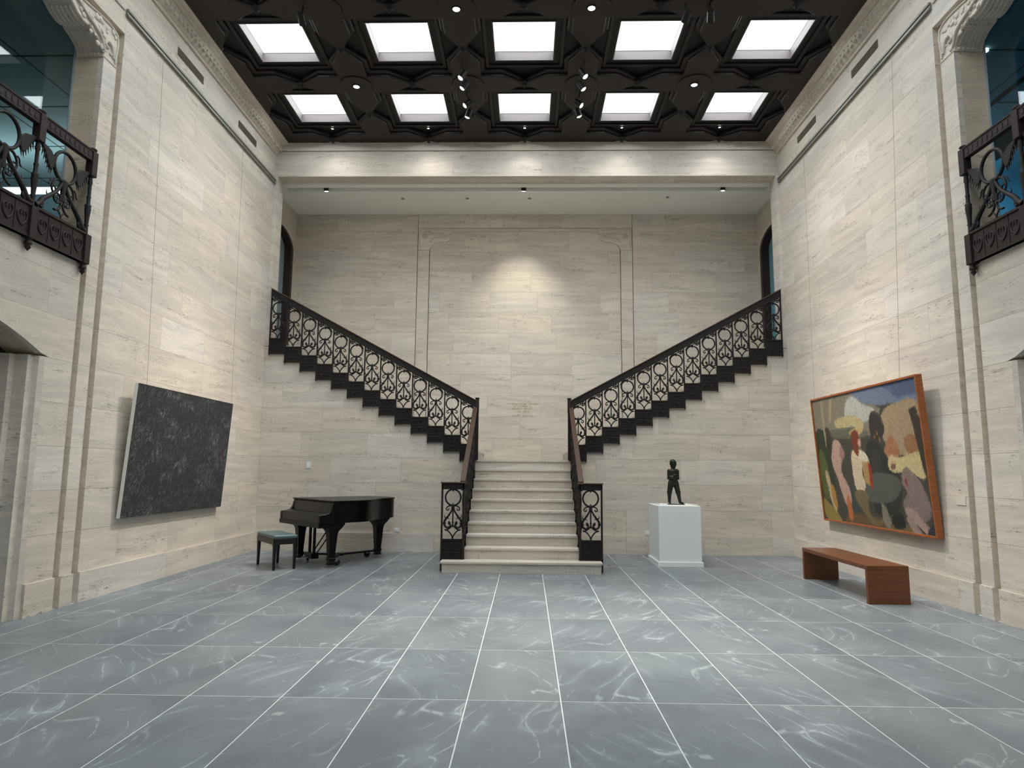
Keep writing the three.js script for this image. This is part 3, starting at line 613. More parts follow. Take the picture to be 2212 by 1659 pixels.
for (const sgn of [-1, 1]) {
  const t = thing('balcony_railing', sgn < 0 ? 'dark ornate iron balcony railing high on wall beside the dark abstract painting' : 'dark ornate iron balcony railing high on wall beside the wood-framed figure painting', 'railing', [sgn * 4.84, 0, 0], 0, 'balcony railings');
  const posts = [5.28, 6.09, 6.9, 8.1, 8.91, 9.72];
  const rot = new THREE.Matrix4().makeRotationY(-Math.PI / 2);
  const panelG = bp.clone().applyMatrix4(rot);      // x -> z
  const wideG = bp.clone().scale(1.2 / 0.81, 1, 1).applyMatrix4(rot);
  posts.forEach((z, i) => {
    const p = obj('post', [lathe(turned(0.72), 0, 4.0, z, 10)], M.iron, t);
    obj('top_block', [rbox(0.085, 0.29, 0.085, 0, 4.86, z, 0.006), lathe([[0, 0.05], [0.035, 0.045], [0.045, 0.03], [0.03, 0.012], [0.02, 0]], 0, 5.0, z, 10)], M.ironRed, t);
    obj('bottom_block', [rbox(0.09, 0.33, 0.09, 0, 3.875, z, 0.006), lathe([[0.03, 0.13], [0.03, 0.1], [0.02, 0.095], [0.035, 0.07], [0.035, 0.05], [0.018, 0.04], [0.03, 0.02], [0, -0.02]], 0, 3.6, z, 10)], M.ironRed, t);
    if (i + 1 < posts.length) {
      const w = posts[i + 1] - z;
      obj('scroll_panel', w > 1 ? wideG : panelG, M.iron, t).position.set(0, 4.055, z);
      const tr = [rbox(0.06, 0.115, w - 0.08, 0, 4.94, z + w / 2, 0.006), box(0.075, 0.016, w - 0.08, 0, 5.0, z + w / 2)];
      for (let k = 0.1; k < w - 0.1; k += 0.075) tr.push(box(0.07, 0.055, 0.03, 0, 4.94, z + k));
      obj('top_rail', tr, M.ironRed, t);
      const bd = [box(0.04, 0.33, w - 0.08, 0, 3.88, z + w / 2), box(0.07, 0.025, w - 0.08, 0, 4.04, z + w / 2), box(0.06, 0.02, w - 0.08, 0, 3.725, z + w / 2)];
      for (let k = 0; k <= 4; k++) bd.push(box(0.05, 0.29, 0.012, 0, 3.88, z + 0.045 + (w - 0.09) * k / 4));
      for (let k = 0; k < 4; k++) { const zz = z + 0.045 + (w - 0.09) * (k + 0.5) / 4; for (const s of [-1, 1]) bd.push(tube([[-sgn * 0.022, 3.80, zz], [-sgn * 0.022, 3.85, zz + s * 0.05], [-sgn * 0.022, 3.92, zz + s * 0.06], [-sgn * 0.022, 3.95, zz + s * 0.02], [-sgn * 0.022, 3.9, zz + s * 0.02]], 0.01, 12, 5)); }
      obj('bottom_band', bd, M.ironRed, t);
    }
  });
  // carved bracket at each end of the opening's head
  for (const k of [0, 1]) {
    const f = s => k ? 2 * MID - s : s;
    const prof = [[4.955, 6.222], [5.2, 6.222], [5.215, 6.27], [5.25, 6.32], [5.31, 6.36], [5.38, 6.385], [5.44, 6.40], [5.47, 6.43], [5.5, 6.405], [5.58, 6.40], [5.68, 6.43], [5.78, 6.49], [5.86, 6.56], [5.9, 6.655], [4.955, 6.655]].map(([s, y]) => [f(s), y]);
    const g = extr(poly(k ? prof.slice().reverse() : prof), 0.33, 0.01); g.translate(0, 0, -0.006);
    const cb = obj('carved_bracket', xf(uvBox(g, 4, 2, 0.2, 0.7), wallMat(sgn)), M.trav[2], walls[sgn < 0 ? 'left' : 'right']); cb.userData.label = 'carved leafy stone bracket';
    if (!k) {
      const o = [];
      for (let i = 0; i < 46; i++) { const s = rr(5.02, 5.8), y = rr(Math.max(6.27, 6.25 + (s - 5.2) * 0.45), 6.63); o.push(ball(rr(0.014, 0.034), s, y, -0.006, rr(0.7, 1.5), rr(0.7, 1.5), 0.6, 6)); }
      o.push(tube([[5.03, 6.3, -0.01], [5.08, 6.42, -0.014], [5.17, 6.44, -0.016], [5.2, 6.38, -0.012], [5.14, 6.36, -0.012]], 0.02, 20, 6), tube([[5.2, 6.28, -0.01], [5.28, 6.4, -0.02], [5.4, 6.46, -0.02], [5.55, 6.5, -0.02], [5.7, 6.56, -0.02], [5.82, 6.62, -0.01]], 0.018, 24, 6), tube([[5.0, 6.26, -0.01], [5.0, 6.62, -0.01], [5.7, 6.63, -0.01]], 0.012, 12, 5));
      for (let d = 0.05; d < 0.3; d += 0.05) o.push(ball(0.018, 5.21, 6.245, d), tube([[5.22, 6.28, d], [5.3, 6.35, d], [5.42, 6.39, d]], 0.012, 8, 5), tube([[5.5, 6.4, d], [5.62, 6.405, d], [5.75, 6.46, d]], 0.014, 8, 5));
      obj('leaf_carving', xf(mergeGeometries(o.map(flat)), wallMat(sgn)), M.trav[1], cb);
    }
  }
}
// ------------------------------------------------------------------ rooms behind the balcony openings and doorways
{
  const teal = std({ color: 0x869494, roughness: 0.8 }), tealW = std({ color: 0x9db2be, roughness: 0.8 }), blue = std({ color: 0x4a9cbc, roughness: 0.7 }), floorM = std({ color: 0x6a7072, roughness: 0.6 });
  for (const sgn of [-1, 1]) {
    const side = sgn < 0 ? 'left' : 'right', xf_ = sgn < 0 ? 11 : 7.4;
    const xa = 5.24, cx = sgn * (xa + xf_) / 2, w = xf_ - xa, z0 = 0.3, z1 = 11.5, zc = (z0 + z1) / 2, d = z1 - z0;
    struct(obj('floor_upper_' + side, box(w, 0.15, d, cx, 3.66, zc), floorM), 'upper gallery floor');
    const ce = struct(obj('ceiling_upper_' + side, box(w, 0.1, d, cx, 6.75, zc), teal), 'tiled ceiling of the upper gallery');
    struct(obj('wall_upper_' + side, box(0.1, 3.1, d, sgn * (xf_ + 0.05), 5.2, zc), sgn < 0 ? tealW : blue), 'blue wall of the upper gallery');
    struct(obj('wall_upper_end_' + side, box(w, 3.1, 0.1, cx, 5.2, z0 - 0.05), sgn < 0 ? tealW : blue), 'end wall of the upper gallery');
    struct(obj('wall_upper_near_' + side, box(w, 3.1, 0.1, cx, 5.2, z1 + 0.05), tealW), 'near end wall of the upper gallery');
    for (let i = 0; i < 9; i++) obj('ceiling_joint', box(w, 0.006, 0.02, cx, 6.698, z0 + 0.6 + i * 1.2), M.black, ce);
    for (let i = 1; i < w / 1.2; i++) obj('ceiling_joint', box(0.012, 0.006, d, sgn * (xa + i * 1.2), 6.698, zc), M.black, ce);
    // strip light along the far end and its area light
    const lw = w - 1.2, lz = sgn < 0 ? 2.0 : 1.2;
    const sl = thing('strip_light', sgn < 0 ? 'white linear pendant light seen through balcony railing beside the abstract painting' : 'added strip lamp brightening the blue gallery behind the balcony railing', 'light', [cx, 5.93, lz]);
    const em = std({ color: 0x222222, emissive: new THREE.Color(0.85, 0.95, 1), emissiveIntensity: 2.5 });
    obj('housing', box(lw + 0.04, 0.05, 0.02, 0, 0.05, -0.06), M.white, sl);
    obj('diffuser', box(lw, 0.08, 0.1, 0, 0.05, 0), em, sl);
    for (const x of [-lw / 2 + 0.3, lw / 2 - 0.3]) obj('hanger', bar([x, 0.09, 0], [x, 0.77, 0], 0.006), M.fixture, sl);
    for (const k of [0, 1]) { const al = new THREE.RectAreaLight(new THREE.Color(0.82, 0.94, 1), sgn < 0 ? 22 : 110, lw, 0.1); al.position.set(0, k ? 0.095 : 0.005, 0); al.rotation.x = k ? Math.PI / 2 : -Math.PI / 2; al.name = 'strip_glow'; sl.add(al); }  // right-hand strip is an added, stronger lamp that brightens the blue gallery
    // tinted glass screen in the opening
    const gl = new THREE.MeshPhysicalMaterial({ color: sgn < 0 ? 0xdce8e8 : 0xbcdce6, transmission: 1, thickness: 0, roughness: 0.02, ior: 1.3 });
    const gs = new THREE.Group(); gs.name = 'window_' + (sgn < 0 ? 36 : 37); scene.add(gs); gs.position.set(sgn * 5.222, SILL, MID); struct(gs, 'tinted glass screen behind the balcony railing');
    obj('pane', box(0.01, 2.9, 4.6, 0, 1.45, 0), gl, gs);
    obj('edge_strip', box(0.012, 2.9, 0.03, -sgn * 0.008, 1.45, -2.3), std({ color: 0x8fa0a8, roughness: 0.4 }), gs);
    if (sgn > 0) {
      obj('mullion', [box(0.06, 0.28, 6.5, 1.2, 2.12, -2.5), box(0.03, 0.05, 6.5, 1.0, 2.62, -2.5)], M.black, gs);
      const dl = thing('recessed_downlight', 'small bright spot lamp in the ceiling of the blue gallery', 'light', [5.72, 6.7, 4.5]);
      obj('lamp', cyl(0.045, 0.045, 0.02, 0, -0.012, 0), M.lamp, dl);
    }
    // black slab standing in for the unlit space beyond the arched doorway
    const da = struct(obj('door_' + (sgn < 0 ? 3 : 4), box(0.08, 3.1, 4.0, sgn * 5.36, 1.55, MID), M.black), 'black slab standing for the unlit space beyond the moulded reveal');
  }
}
// ================================================================== ART AND FURNITURE
function canvasTex(w, h, draw) {
  const c = document.createElement('canvas'); c.width = w; c.height = h; const x = c.getContext('2d'); draw(x, w, h);
  const t = new THREE.CanvasTexture(c); t.colorSpace = THREE.SRGBColorSpace; return t;
}
function face(w, h) { return new THREE.PlaneGeometry(w, h); }
// --- dark abstract canvas on the left wall
{
  const w = 2.66, h = 1.645, a = 0.061;
  const map = canvasTex(1280, 800, (x, W_, H_) => {
    x.fillStyle = '#232427'; x.fillRect(0, 0, W_, H_);
    for (let i = 0; i < 9000; i++) {
      const px = rnd() * W_, py = rnd() * H_, band = Math.sin(py / 60 + px / 400) * 0.5 + 0.5, cl = sm(0.35, 0.75, pn(px / 150, py / 70, 64, 64, 41)) * 0.6 + sm(0.4, 0.8, pn(px / 50, py / 30, 64, 64, 42)) * 0.4, l = 26 + rnd() * 34 + band * 8 + cl * 110 * rnd() + (rnd() < 0.06 ? 45 : 0), an = 1.1 + rr(-0.7, 0.7), len = rr(8, 34);
      const t = rnd();
      x.strokeStyle = t < 0.04 ? `rgba(${l + 34},${l + 30},${l},0.55)` : t < 0.1 ? `rgba(${l + 18},${l + 16},${l + 20},0.6)` : `rgba(${l},${l + 1},${l + 4},0.6)`;
      x.lineWidth = rr(1.5, 6); x.beginPath(); x.moveTo(px, py); x.lineTo(px - Math.cos(an) * len, py + Math.sin(an) * len); x.stroke();
    }
    for (let i = 0; i < 900; i++) { const px = rnd() * W_, py = (rnd() < 0.5 ? rr(0.3, 0.44) : rr(0.02, 0.95)) * H_; const l = 85 + rnd() * 70; x.strokeStyle = `rgba(${l},${l - 2},${l},0.4)`; x.lineWidth = rr(1, 3); x.beginPath(); x.moveTo(px, py); x.lineTo(px + rr(-14, 14), py + rr(4, 22)); x.stroke(); }
    for (let i = 0; i < 26; i++) { x.fillStyle = ['rgba(150,130,60,0.45)', 'rgba(60,72,50,0.6)', 'rgba(120,104,100,0.5)'][i % 3]; x.fillRect(rnd() * W_, rr(0.35, 1) * H_, rr(3, 9), rr(8, 26)); }
    for (let i = 0; i < 60; i++) { x.fillStyle = 'rgba(170,140,140,0.35)'; x.fillRect(rr(0, 0.25) * W_, rr(0.93, 0.99) * H_, rr(3, 12), rr(4, 14)); }
  });
  const t = thing('painting', 'large dark grey abstract painting with pale canvas edge hanging on wires', 'painting', [-4.80, 0.87, 2.95], 0);
  const tilt = new THREE.Group();
  const m4 = new THREE.Matrix4().makeRotationZ(-a).multiply(new THREE.Matrix4().makeRotationY(Math.PI / 2));
  const put = (g) => { g.translate(0, h / 2, 0); return g.applyMatrix4(m4); };
  obj('canvas_edge', put(box(w, h, 0.045, 0, 0, -0.0235)), M.canvasEdge, t);
  obj('painted_face', put(face(w, h)), std({ map, roughness: 0.75 }), t);
  for (const z of [4.05, 1.5]) obj('hanging_wire', bar([-0.055, 6.11, z - 2.95], [0.07, h - 0.01, z - 2.95 + (z > 3 ? 0.0 : 0.12)], 0.0026, 5), M.wire, t);
}
// --- framed figure painting on the right wall
{
  const w = 2.96, h = 1.92, a = 0.068;
  const map = canvasTex(1280, 820, (x, W_, H_) => {
    const P = (c, pts) => { x.fillStyle = c; x.beginPath(); pts.forEach(([u, v], i) => i ? x.lineTo(u * W_, v * H_) : x.moveTo(u * W_, v * H_)); x.closePath(); x.fill(); };
    const S = (c, pts) => { x.fillStyle = c; x.beginPath(); const n = pts.length; for (let i = 0; i < n; i++) { const p = pts[i], q = pts[(i + 1) % n], mx = (p[0] + q[0]) / 2 * W_, my = (p[1] + q[1]) / 2 * H_; i ? x.quadraticCurveTo(p[0] * W_, p[1] * H_, mx, my) : x.moveTo(mx, my); } const p = pts[0], q = pts[1]; x.quadraticCurveTo(p[0] * W_, p[1] * H_, (p[0] + q[0]) / 2 * W_, (p[1] + q[1]) / 2 * H_); x.closePath(); x.fill(); };
    x.fillStyle = '#47463c'; x.fillRect(0, 0, W_, H_);
    P('#8d8672', [[0, 0], [0.45, 0], [0.7, 0.16], [0.62, 0.34], [0.3, 0.34], [0, 0.26]]);
    P('#78869f', [[0.42, 0], [1, 0], [1, 0.16], [0.82, 0.14], [0.7, 0.14], [0.55, 0.10]]);
    P('#596789', [[0.72, 0], [1, 0], [1, 0.10], [0.85, 0.11]]);
    S('#c4c6bd', [[0.36, 0.10], [0.44, 0.01], [0.56, 0.12], [0.66, 0.15], [0.62, 0.22], [0.5, 0.25], [0.36, 0.22]]);
    S('#c9b98a', [[0.2, 0.2], [0.4, 0.16], [0.55, 0.22], [0.5, 0.34], [0.3, 0.3]]);
    S('#6c6d5c', [[0.12, 0.26], [0.5, 0.26], [0.6, 0.34], [0.4, 0.36], [0.16, 0.33]]);
    S('#c8b27c', [[0.36, 0.30], [0.52, 0.25], [0.53, 0.31], [0.42, 0.35]]);
    S('#b29a79', [[0.66, 0.18], [0.9, 0.12], [1.02, 0.15], [1.02, 0.5], [0.84, 0.5], [0.70, 0.46]]);
    S('#3a3230', [[0.59, 0.18], [0.66, 0.16], [0.72, 0.26], [0.70, 0.36], [0.62, 0.42], [0.58, 0.34]]);
    for (const [u, v] of [[0.62, 0.36], [0.645, 0.33], [0.66, 0.38], [0.63, 0.41]]) S('#97703f', [[u - 0.012, v], [u, v - 0.03], [u + 0.012, v], [u, v + 0.02]]);
    S('#b07a55', [[0.66, 0.50], [0.72, 0.38], [0.77, 0.34], [0.82, 0.46], [0.78, 0.54], [0.68, 0.55]]);
    S('#a5754f', [[0.84, 0.42], [0.9, 0.34], [0.96, 0.4], [0.97, 0.46], [0.88, 0.5]]);
    // dark trees and greens on the left
    S('#2f3a26', [[0, 0.24], [0.08, 0.24], [0.16, 0.34], [0.15, 0.56], [0.18, 0.8], [0.1, 0.9], [0, 0.7]]);
    S('#5c6532', [[0, 0.44], [0.06, 0.4], [0.12, 0.6], [0.1, 0.86], [0, 0.8]]);
    S('#36341f', [[0.1, 0.3], [0.2, 0.34], [0.2, 0.5], [0.12, 0.52]]);
    P('#a89a80', [[0.10, 0.0], [0.13, 0.0], [0.115, 0.42], [0.10, 0.34]]); P('#b0a386', [[0.21, 0.02], [0.235, 0.02], [0.2, 0.2], [0.18, 0.2]]);
    S('#c9b48c', [[0.06, 0.6], [0.09, 0.58], [0.12, 0.74], [0.16, 0.92], [0.12, 0.94], [0.08, 0.78]]);
    S('#b98a3e', [[0.1, 0.72], [0.14, 0.7], [0.17, 0.84], [0.16, 0.92], [0.12, 0.86]]);
    S('#9a8a45', [[0, 0.8], [0.06, 0.86], [0.15, 0.92], [0.22, 1.02], [0, 1.02]]);
    // dark middle ground
    S('#2f2f2c', [[0.52, 0.40], [0.62, 0.36], [0.7, 0.5], [0.8, 0.62], [0.78, 0.86], [0.55, 0.96], [0.5, 0.7]]);
    S('#3b3733', [[0.56, 0.44], [0.66, 0.46], [0.64, 0.64], [0.56, 0.66]]);
    S('#5a5f56', [[0.46, 0.60], [0.78, 0.62], [0.8, 0.72], [0.7, 0.82], [0.5, 0.84], [0.44, 0.74]]);
    S('#3f4a44', [[0.3, 0.7], [0.44, 0.72], [0.5, 0.9], [0.42, 0.98], [0.3, 0.92]]);
    S('#6d5638', [[0.26, 0.92], [0.5, 0.92], [0.66, 0.96], [0.7, 1.02], [0.22, 1.02]]);
    S('#7a6a45', [[0.62, 0.98], [0.8, 0.94], [0.92, 1.0], [0.8, 1.04], [0.62, 1.04]]);
    // pale standing figure, left
    S('#c8a596', [[0.2, 0.34], [0.27, 0.36], [0.31, 0.46], [0.26, 0.54], [0.25, 0.62], [0.32, 0.72], [0.33, 0.84], [0.29, 0.92], [0.24, 0.82], [0.2, 0.66], [0.15, 0.54], [0.16, 0.46]]);
    S('#a67f76', [[0.27, 0.38], [0.32, 0.46], [0.28, 0.53], [0.25, 0.48]]); S('#4a3c38', [[0.11, 0.24], [0.16, 0.24], [0.19, 0.33], [0.13, 0.33]]);
    S('#c8733a', [[0.27, 0.8], [0.3, 0.78], [0.33, 0.92], [0.31, 1.0], [0.27, 0.96]]);
    // seated figure seen from behind, long red hair
    S('#e2cfae', [[0.37, 0.44], [0.46, 0.43], [0.53, 0.48], [0.54, 0.55], [0.47, 0.56], [0.46, 0.62], [0.49, 0.7], [0.45, 0.77], [0.38, 0.75], [0.37, 0.62]]);
    S('#eadfc4', [[0.44, 0.44], [0.54, 0.47], [0.55, 0.64], [0.52, 0.64], [0.51, 0.52], [0.45, 0.51]]);
    S('#7c3a26', [[0.40, 0.30], [0.46, 0.28], [0.48, 0.36], [0.46, 0.44], [0.45, 0.50], [0.41, 0.46], [0.39, 0.38]]); S('#dcae98', [[0.46, 0.35], [0.49, 0.36], [0.485, 0.42], [0.455, 0.42]]);
    P('#b89560', [[0.47, 0.53], [0.53, 0.53], [0.53, 0.71], [0.48, 0.68]]); P('#a8331f', [[0.53, 0.52], [0.555, 0.57], [0.55, 0.72], [0.525, 0.71]]);
    S('#7c6d4c', [[0.35, 0.74], [0.5, 0.74], [0.48, 0.86], [0.5, 0.94], [0.57, 0.97], [0.6, 0.93], [0.6, 0.99], [0.52, 1.0], [0.44, 0.92], [0.38, 0.84]]);
    S('#8b8878', [[0.6, 0.82], [0.63, 0.84], [0.68, 0.94], [0.66, 1.0], [0.6, 0.98]]);
    // pale cloth and the leaning figure, right
    S('#d9c894', [[0.7, 0.53], [0.74, 0.48], [0.8, 0.52], [0.98, 0.45], [1.0, 0.62], [0.95, 0.66], [0.86, 0.58], [0.78, 0.62], [0.71, 0.60]]); S('#8a5a54', [[0.73, 0.55], [0.77, 0.55], [0.76, 0.59], [0.72, 0.59]]);
    S('#8f7d78', [[0.8, 0.62], [0.84, 0.56], [0.88, 0.6], [0.95, 0.68], [0.99, 0.82], [0.98, 0.9], [0.9, 0.94], [0.8, 0.88], [0.78, 0.8], [0.84, 0.74], [0.8, 0.7]]);
    S('#b59c92', [[0.79, 0.84], [0.86, 0.84], [0.92, 0.92], [0.97, 0.96], [1.0, 1.02], [0.95, 1.02], [0.88, 0.95], [0.8, 0.9]]); P('#9c2f26', [[0.82, 0.65], [0.835, 0.64], [0.84, 0.7], [0.83, 0.7]]);
    S('#a9948a', [[0.78, 0.9], [0.84, 0.9], [0.9, 1.0], [0.92, 1.04], [0.86, 1.04]]);
    S('#22221f', [[0.68, 0.9], [0.76, 0.86], [0.8, 0.96], [0.74, 1.0], [0.68, 0.98]]); S('#2c3340', [[0.94, 0.96], [1.02, 0.92], [1.02, 1.04], [0.94, 1.04]]);
    P('#3c362a', [[0.92, 0.2], [0.97, 0.18], [1, 0.3], [1, 0.7], [0.97, 0.6]]);
    const D = x.getImageData(0, 0, W_, H_).data;
    for (let i = 0; i < 26000; i++) {
      const px = rnd() * W_, py = rnd() * H_, sx = Math.max(0, Math.min(W_ - 1, Math.round(px + rr(-9, 9)))), sy = Math.max(0, Math.min(H_ - 1, Math.round(py + rr(-9, 9)))), q = (sy * W_ + sx) * 4, j = rr(0.78, 1.18), an = (pn(px / 90, py / 90, 32, 32, 40) * 6.3), ln = rr(5, 20);
      x.strokeStyle = `rgba(${Math.min(255, D[q] * j)},${Math.min(255, D[q + 1] * j)},${Math.min(255, D[q + 2] * j)},0.5)`; x.lineWidth = rr(1.5, 5); x.lineCap = 'round';
      x.beginPath(); x.moveTo(px, py); x.lineTo(px + Math.cos(an) * ln, py + Math.sin(an) * ln); x.stroke();
    }
    for (let i = 0; i < 2600; i++) { const l = rnd() < 0.5 ? 30 : 220; x.strokeStyle = `rgba(${l},${l - 8},${l - 20},${rr(0.02, 0.07)})`; x.lineWidth = rr(1, 5); const px = rnd() * W_, py = rnd() * H_; x.beginPath(); x.moveTo(px, py); x.lineTo(px + rr(-22, 22), py + rr(-16, 16)); x.stroke(); }
  });
  const t = thing('painting', 'large framed painting of pale figures in a dark landscape, narrow brown wood frame', 'painting', [4.79, 0.735, 2.905]);
  const m4 = new THREE.Matrix4().makeRotationZ(a).multiply(new THREE.Matrix4().makeRotationY(-Math.PI / 2));
  const put = g => { g.translate(0, h / 2, 0); return g.applyMatrix4(m4); };
  const f = 0.028, fr = [];
  for (const [gw, gh, gx, gy] of [[w, f, 0, h / 2 - f / 2], [w, f, 0, -h / 2 + f / 2], [f, h - 2 * f, -w / 2 + f / 2, 0], [f, h - 2 * f, w / 2 - f / 2, 0]]) obj('frame_side', put(uvBox(rbox(gw, gh, 0.08, gx, gy, -0.04, 0.004), 0.5, 0.5)), M.frame, t);
  obj('backing', put(box(w - 2 * f, h - 2 * f, 0.03, 0, 0, -0.045)), M.canvasEdge, t);
  obj('painted_face', put(face(w - 2 * f, h - 2 * f).translate(0, 0, -0.02)), std({ map, color: 0xdcdcdc, roughness: 0.6 }), t);
  for (const z of [4.03, 1.2]) obj('hanging_wire', bar([0.065, 6.245, z - 2.905], [-0.115, h - 0.01, z - 2.905 + (z > 3 ? 0.0 : 0.36)], 0.0026, 5), M.wire, t);
}
// --- wooden bench below the figure painting
{
  const t = thing('wooden_bench', 'low brown wooden slab bench in front of the framed figure painting', 'bench', [4.215, 0, 3.455], 0);
  const Lb = 1.82, w = 0.475, h = 0.43, k = 0.05;
  obj('seat', uvBox(rbox(w, k, Lb, 0, h - k / 2, 0, 0.004), 0.5, 2), M.bench, t);
  for (const s of [-1, 1]) obj('leg', uvBox(rbox(w, h - k, k, 0, (h - k) / 2, s * (Lb / 2 - k / 2), 0.004), 2, 0.5), M.bench, t);
}
// --- pedestal and bronze figure
{
  const t = thing('pedestal', 'white painted plinth carrying the bronze figure', 'pedestal', [2.49, 0, 1.11]);
  obj('body', rbox(0.665, 0.94, 0.86, 0, 0.47, 0, 0.004), M.pedestal, t);
  for (const [w, d, x, z] of [[0.705, 0.02, 0, 0.44], [0.705, 0.02, 0, -0.44], [0.02, 0.86, -0.3425, 0], [0.02, 0.86, 0.3425, 0]]) obj('skirting', rbox(w, 0.075, d, x, 0.0375, z, 0.004), M.pedestal, t);
  const st = thing('bronze_statue', 'small dark bronze standing figure with folded arms on the white plinth', 'statue', [2.505, 0.94, 1.06], -0.12);
  obj('base_plate', rbox(0.27, 0.012, 0.15, 0.035, 0.006, 0.01, 0.003), M.bronze, st);
  const B = [[[0, 0.63, 0], [0.004, 0.69, 0.004], 0.043, 0.05], [[-0.012, 0.71, -0.004], [-0.03, 0.705, 0], 0.034, 0.022], [[0.02, 0.66, -0.02], [0.02, 0.62, -0.03], 0.04, 0.03], [[0, 0.57, 0], [0, 0.63, 0], 0.026, 0.024], [[-0.055, 0.553, 0], [0.055, 0.553, 0], 0.03, 0.03], [[0, 0.53, 0], [0, 0.46, 0.004], 0.06, 0.058], [[0, 0.46, 0], [0, 0.40, 0], 0.058, 0.054], [[-0.02, 0.37, 0], [0.02, 0.37, 0], 0.052, 0.052],
    [[-0.07, 0.548, 0], [-0.074, 0.43, 0.008], 0.027, 0.023], [[0.07, 0.548, 0], [0.074, 0.43, 0.008], 0.027, 0.023], [[-0.074, 0.43, 0.008], [0.025, 0.475, 0.07], 0.022, 0.018], [[0.074, 0.43, 0.008], [-0.025, 0.44, 0.068], 0.022, 0.018], [[0.025, 0.475, 0.07], [0.06, 0.49, 0.05], 0.017, 0.012], [[-0.025, 0.44, 0.068], [-0.06, 0.455, 0.05], 0.017, 0.012],
    [[-0.038, 0.35, 0], [-0.068, 0.2, 0.012], 0.05, 0.038], [[-0.068, 0.2, 0.012], [-0.07, 0.05, -0.008], 0.036, 0.023], [[-0.07, 0.035, -0.012], [-0.06, 0.026, 0.062], 0.018, 0.013], [[0.038, 0.35, 0], [0.072, 0.2, 0.014], 0.05, 0.038], [[0.072, 0.2, 0.014], [0.1, 0.05, -0.004], 0.036, 0.023], [[0.102, 0.035, -0.008], [0.148, 0.026, 0.04], 0.018, 0.013], [[0, 0.665, 0.046], [0, 0.655, 0.054], 0.008, 0.009], [[0.045, 0.66, 0], [0.046, 0.672, 0], 0.01, 0.01], [[-0.045, 0.66, 0], [-0.046, 0.672, 0], 0.01, 0.01]];
  const N = 120, S = 0.39, mc = new MarchingCubes(N, M.bronze, false, false, 120000);
  const cy = 0.375;
  for (let k = 0; k < N; k++) for (let j = 0; j < N; j++) for (let i = 0; i < N; i++) {
    const px = (i - N / 2) / (N / 2) * S, py = (j - N / 2) / (N / 2) * S + cy, pz = (k - N / 2) / (N / 2) * S;
    let d = 1;
    if (Math.abs(pz) < 0.13 && Math.abs(px) < 0.2) for (const [a, b, r0, r1] of B) {
      const bx = b[0] - a[0], by = b[1] - a[1], bz = b[2] - a[2], qx = px - a[0], qy = py - a[1], qz = pz - a[2];
      const t = Math.max(0, Math.min(1, (qx * bx + qy * by + qz * bz) / (bx * bx + by * by + bz * bz)));
      const e = Math.hypot(qx - bx * t, qy - by * t, qz - bz * t) - (r0 + (r1 - r0) * t);
      const h = Math.max(0, 0.016 - Math.abs(d - e)) / 0.016; d = Math.min(d, e) - h * h * 0.004;
    }
    mc.field[i + j * N + k * N * N] = -d;
  }
  mc.isolation = 0; mc.update();
  const n = mc.count, g = new THREE.BufferGeometry();
  const pos = new Float32Array(mc.positionArray.slice(0, n * 3));
  for (let i = 0; i < n; i++) { pos[3 * i] *= S; pos[3 * i + 1] = pos[3 * i + 1] * S + cy; pos[3 * i + 2] *= S; }
  g.setAttribute('position', new THREE.BufferAttribute(pos, 3)); g.setAttribute('normal', new THREE.BufferAttribute(new Float32Array(mc.normalArray.slice(0, n * 3)), 3));
  obj('body', g, M.bronze, st);
}
{
  const g = new THREE.MeshPhysicalMaterial({ color: 0xffffff, transmission: 1, thickness: 0, roughness: 0.0, ior: 1.18 });
  const v = thing('display_case', 'clear glass display case over the bronze figure', 'display case', [2.49, 0.9405, 1.11]);
  const w = 0.62, d = 0.8, h = 0.99, e = 0.006;
  for (const z of [-1, 1]) obj('pane', box(w, h, e, 0, h / 2, z * (d / 2 - e / 2)), g, v);
  for (const x of [-1, 1]) obj('pane', box(e, h, d - 2 * e, x * (w / 2 - e / 2), h / 2, 0), g, v);
  obj('pane', box(w, e, d, 0, h + e / 2, 0), g, v);
}
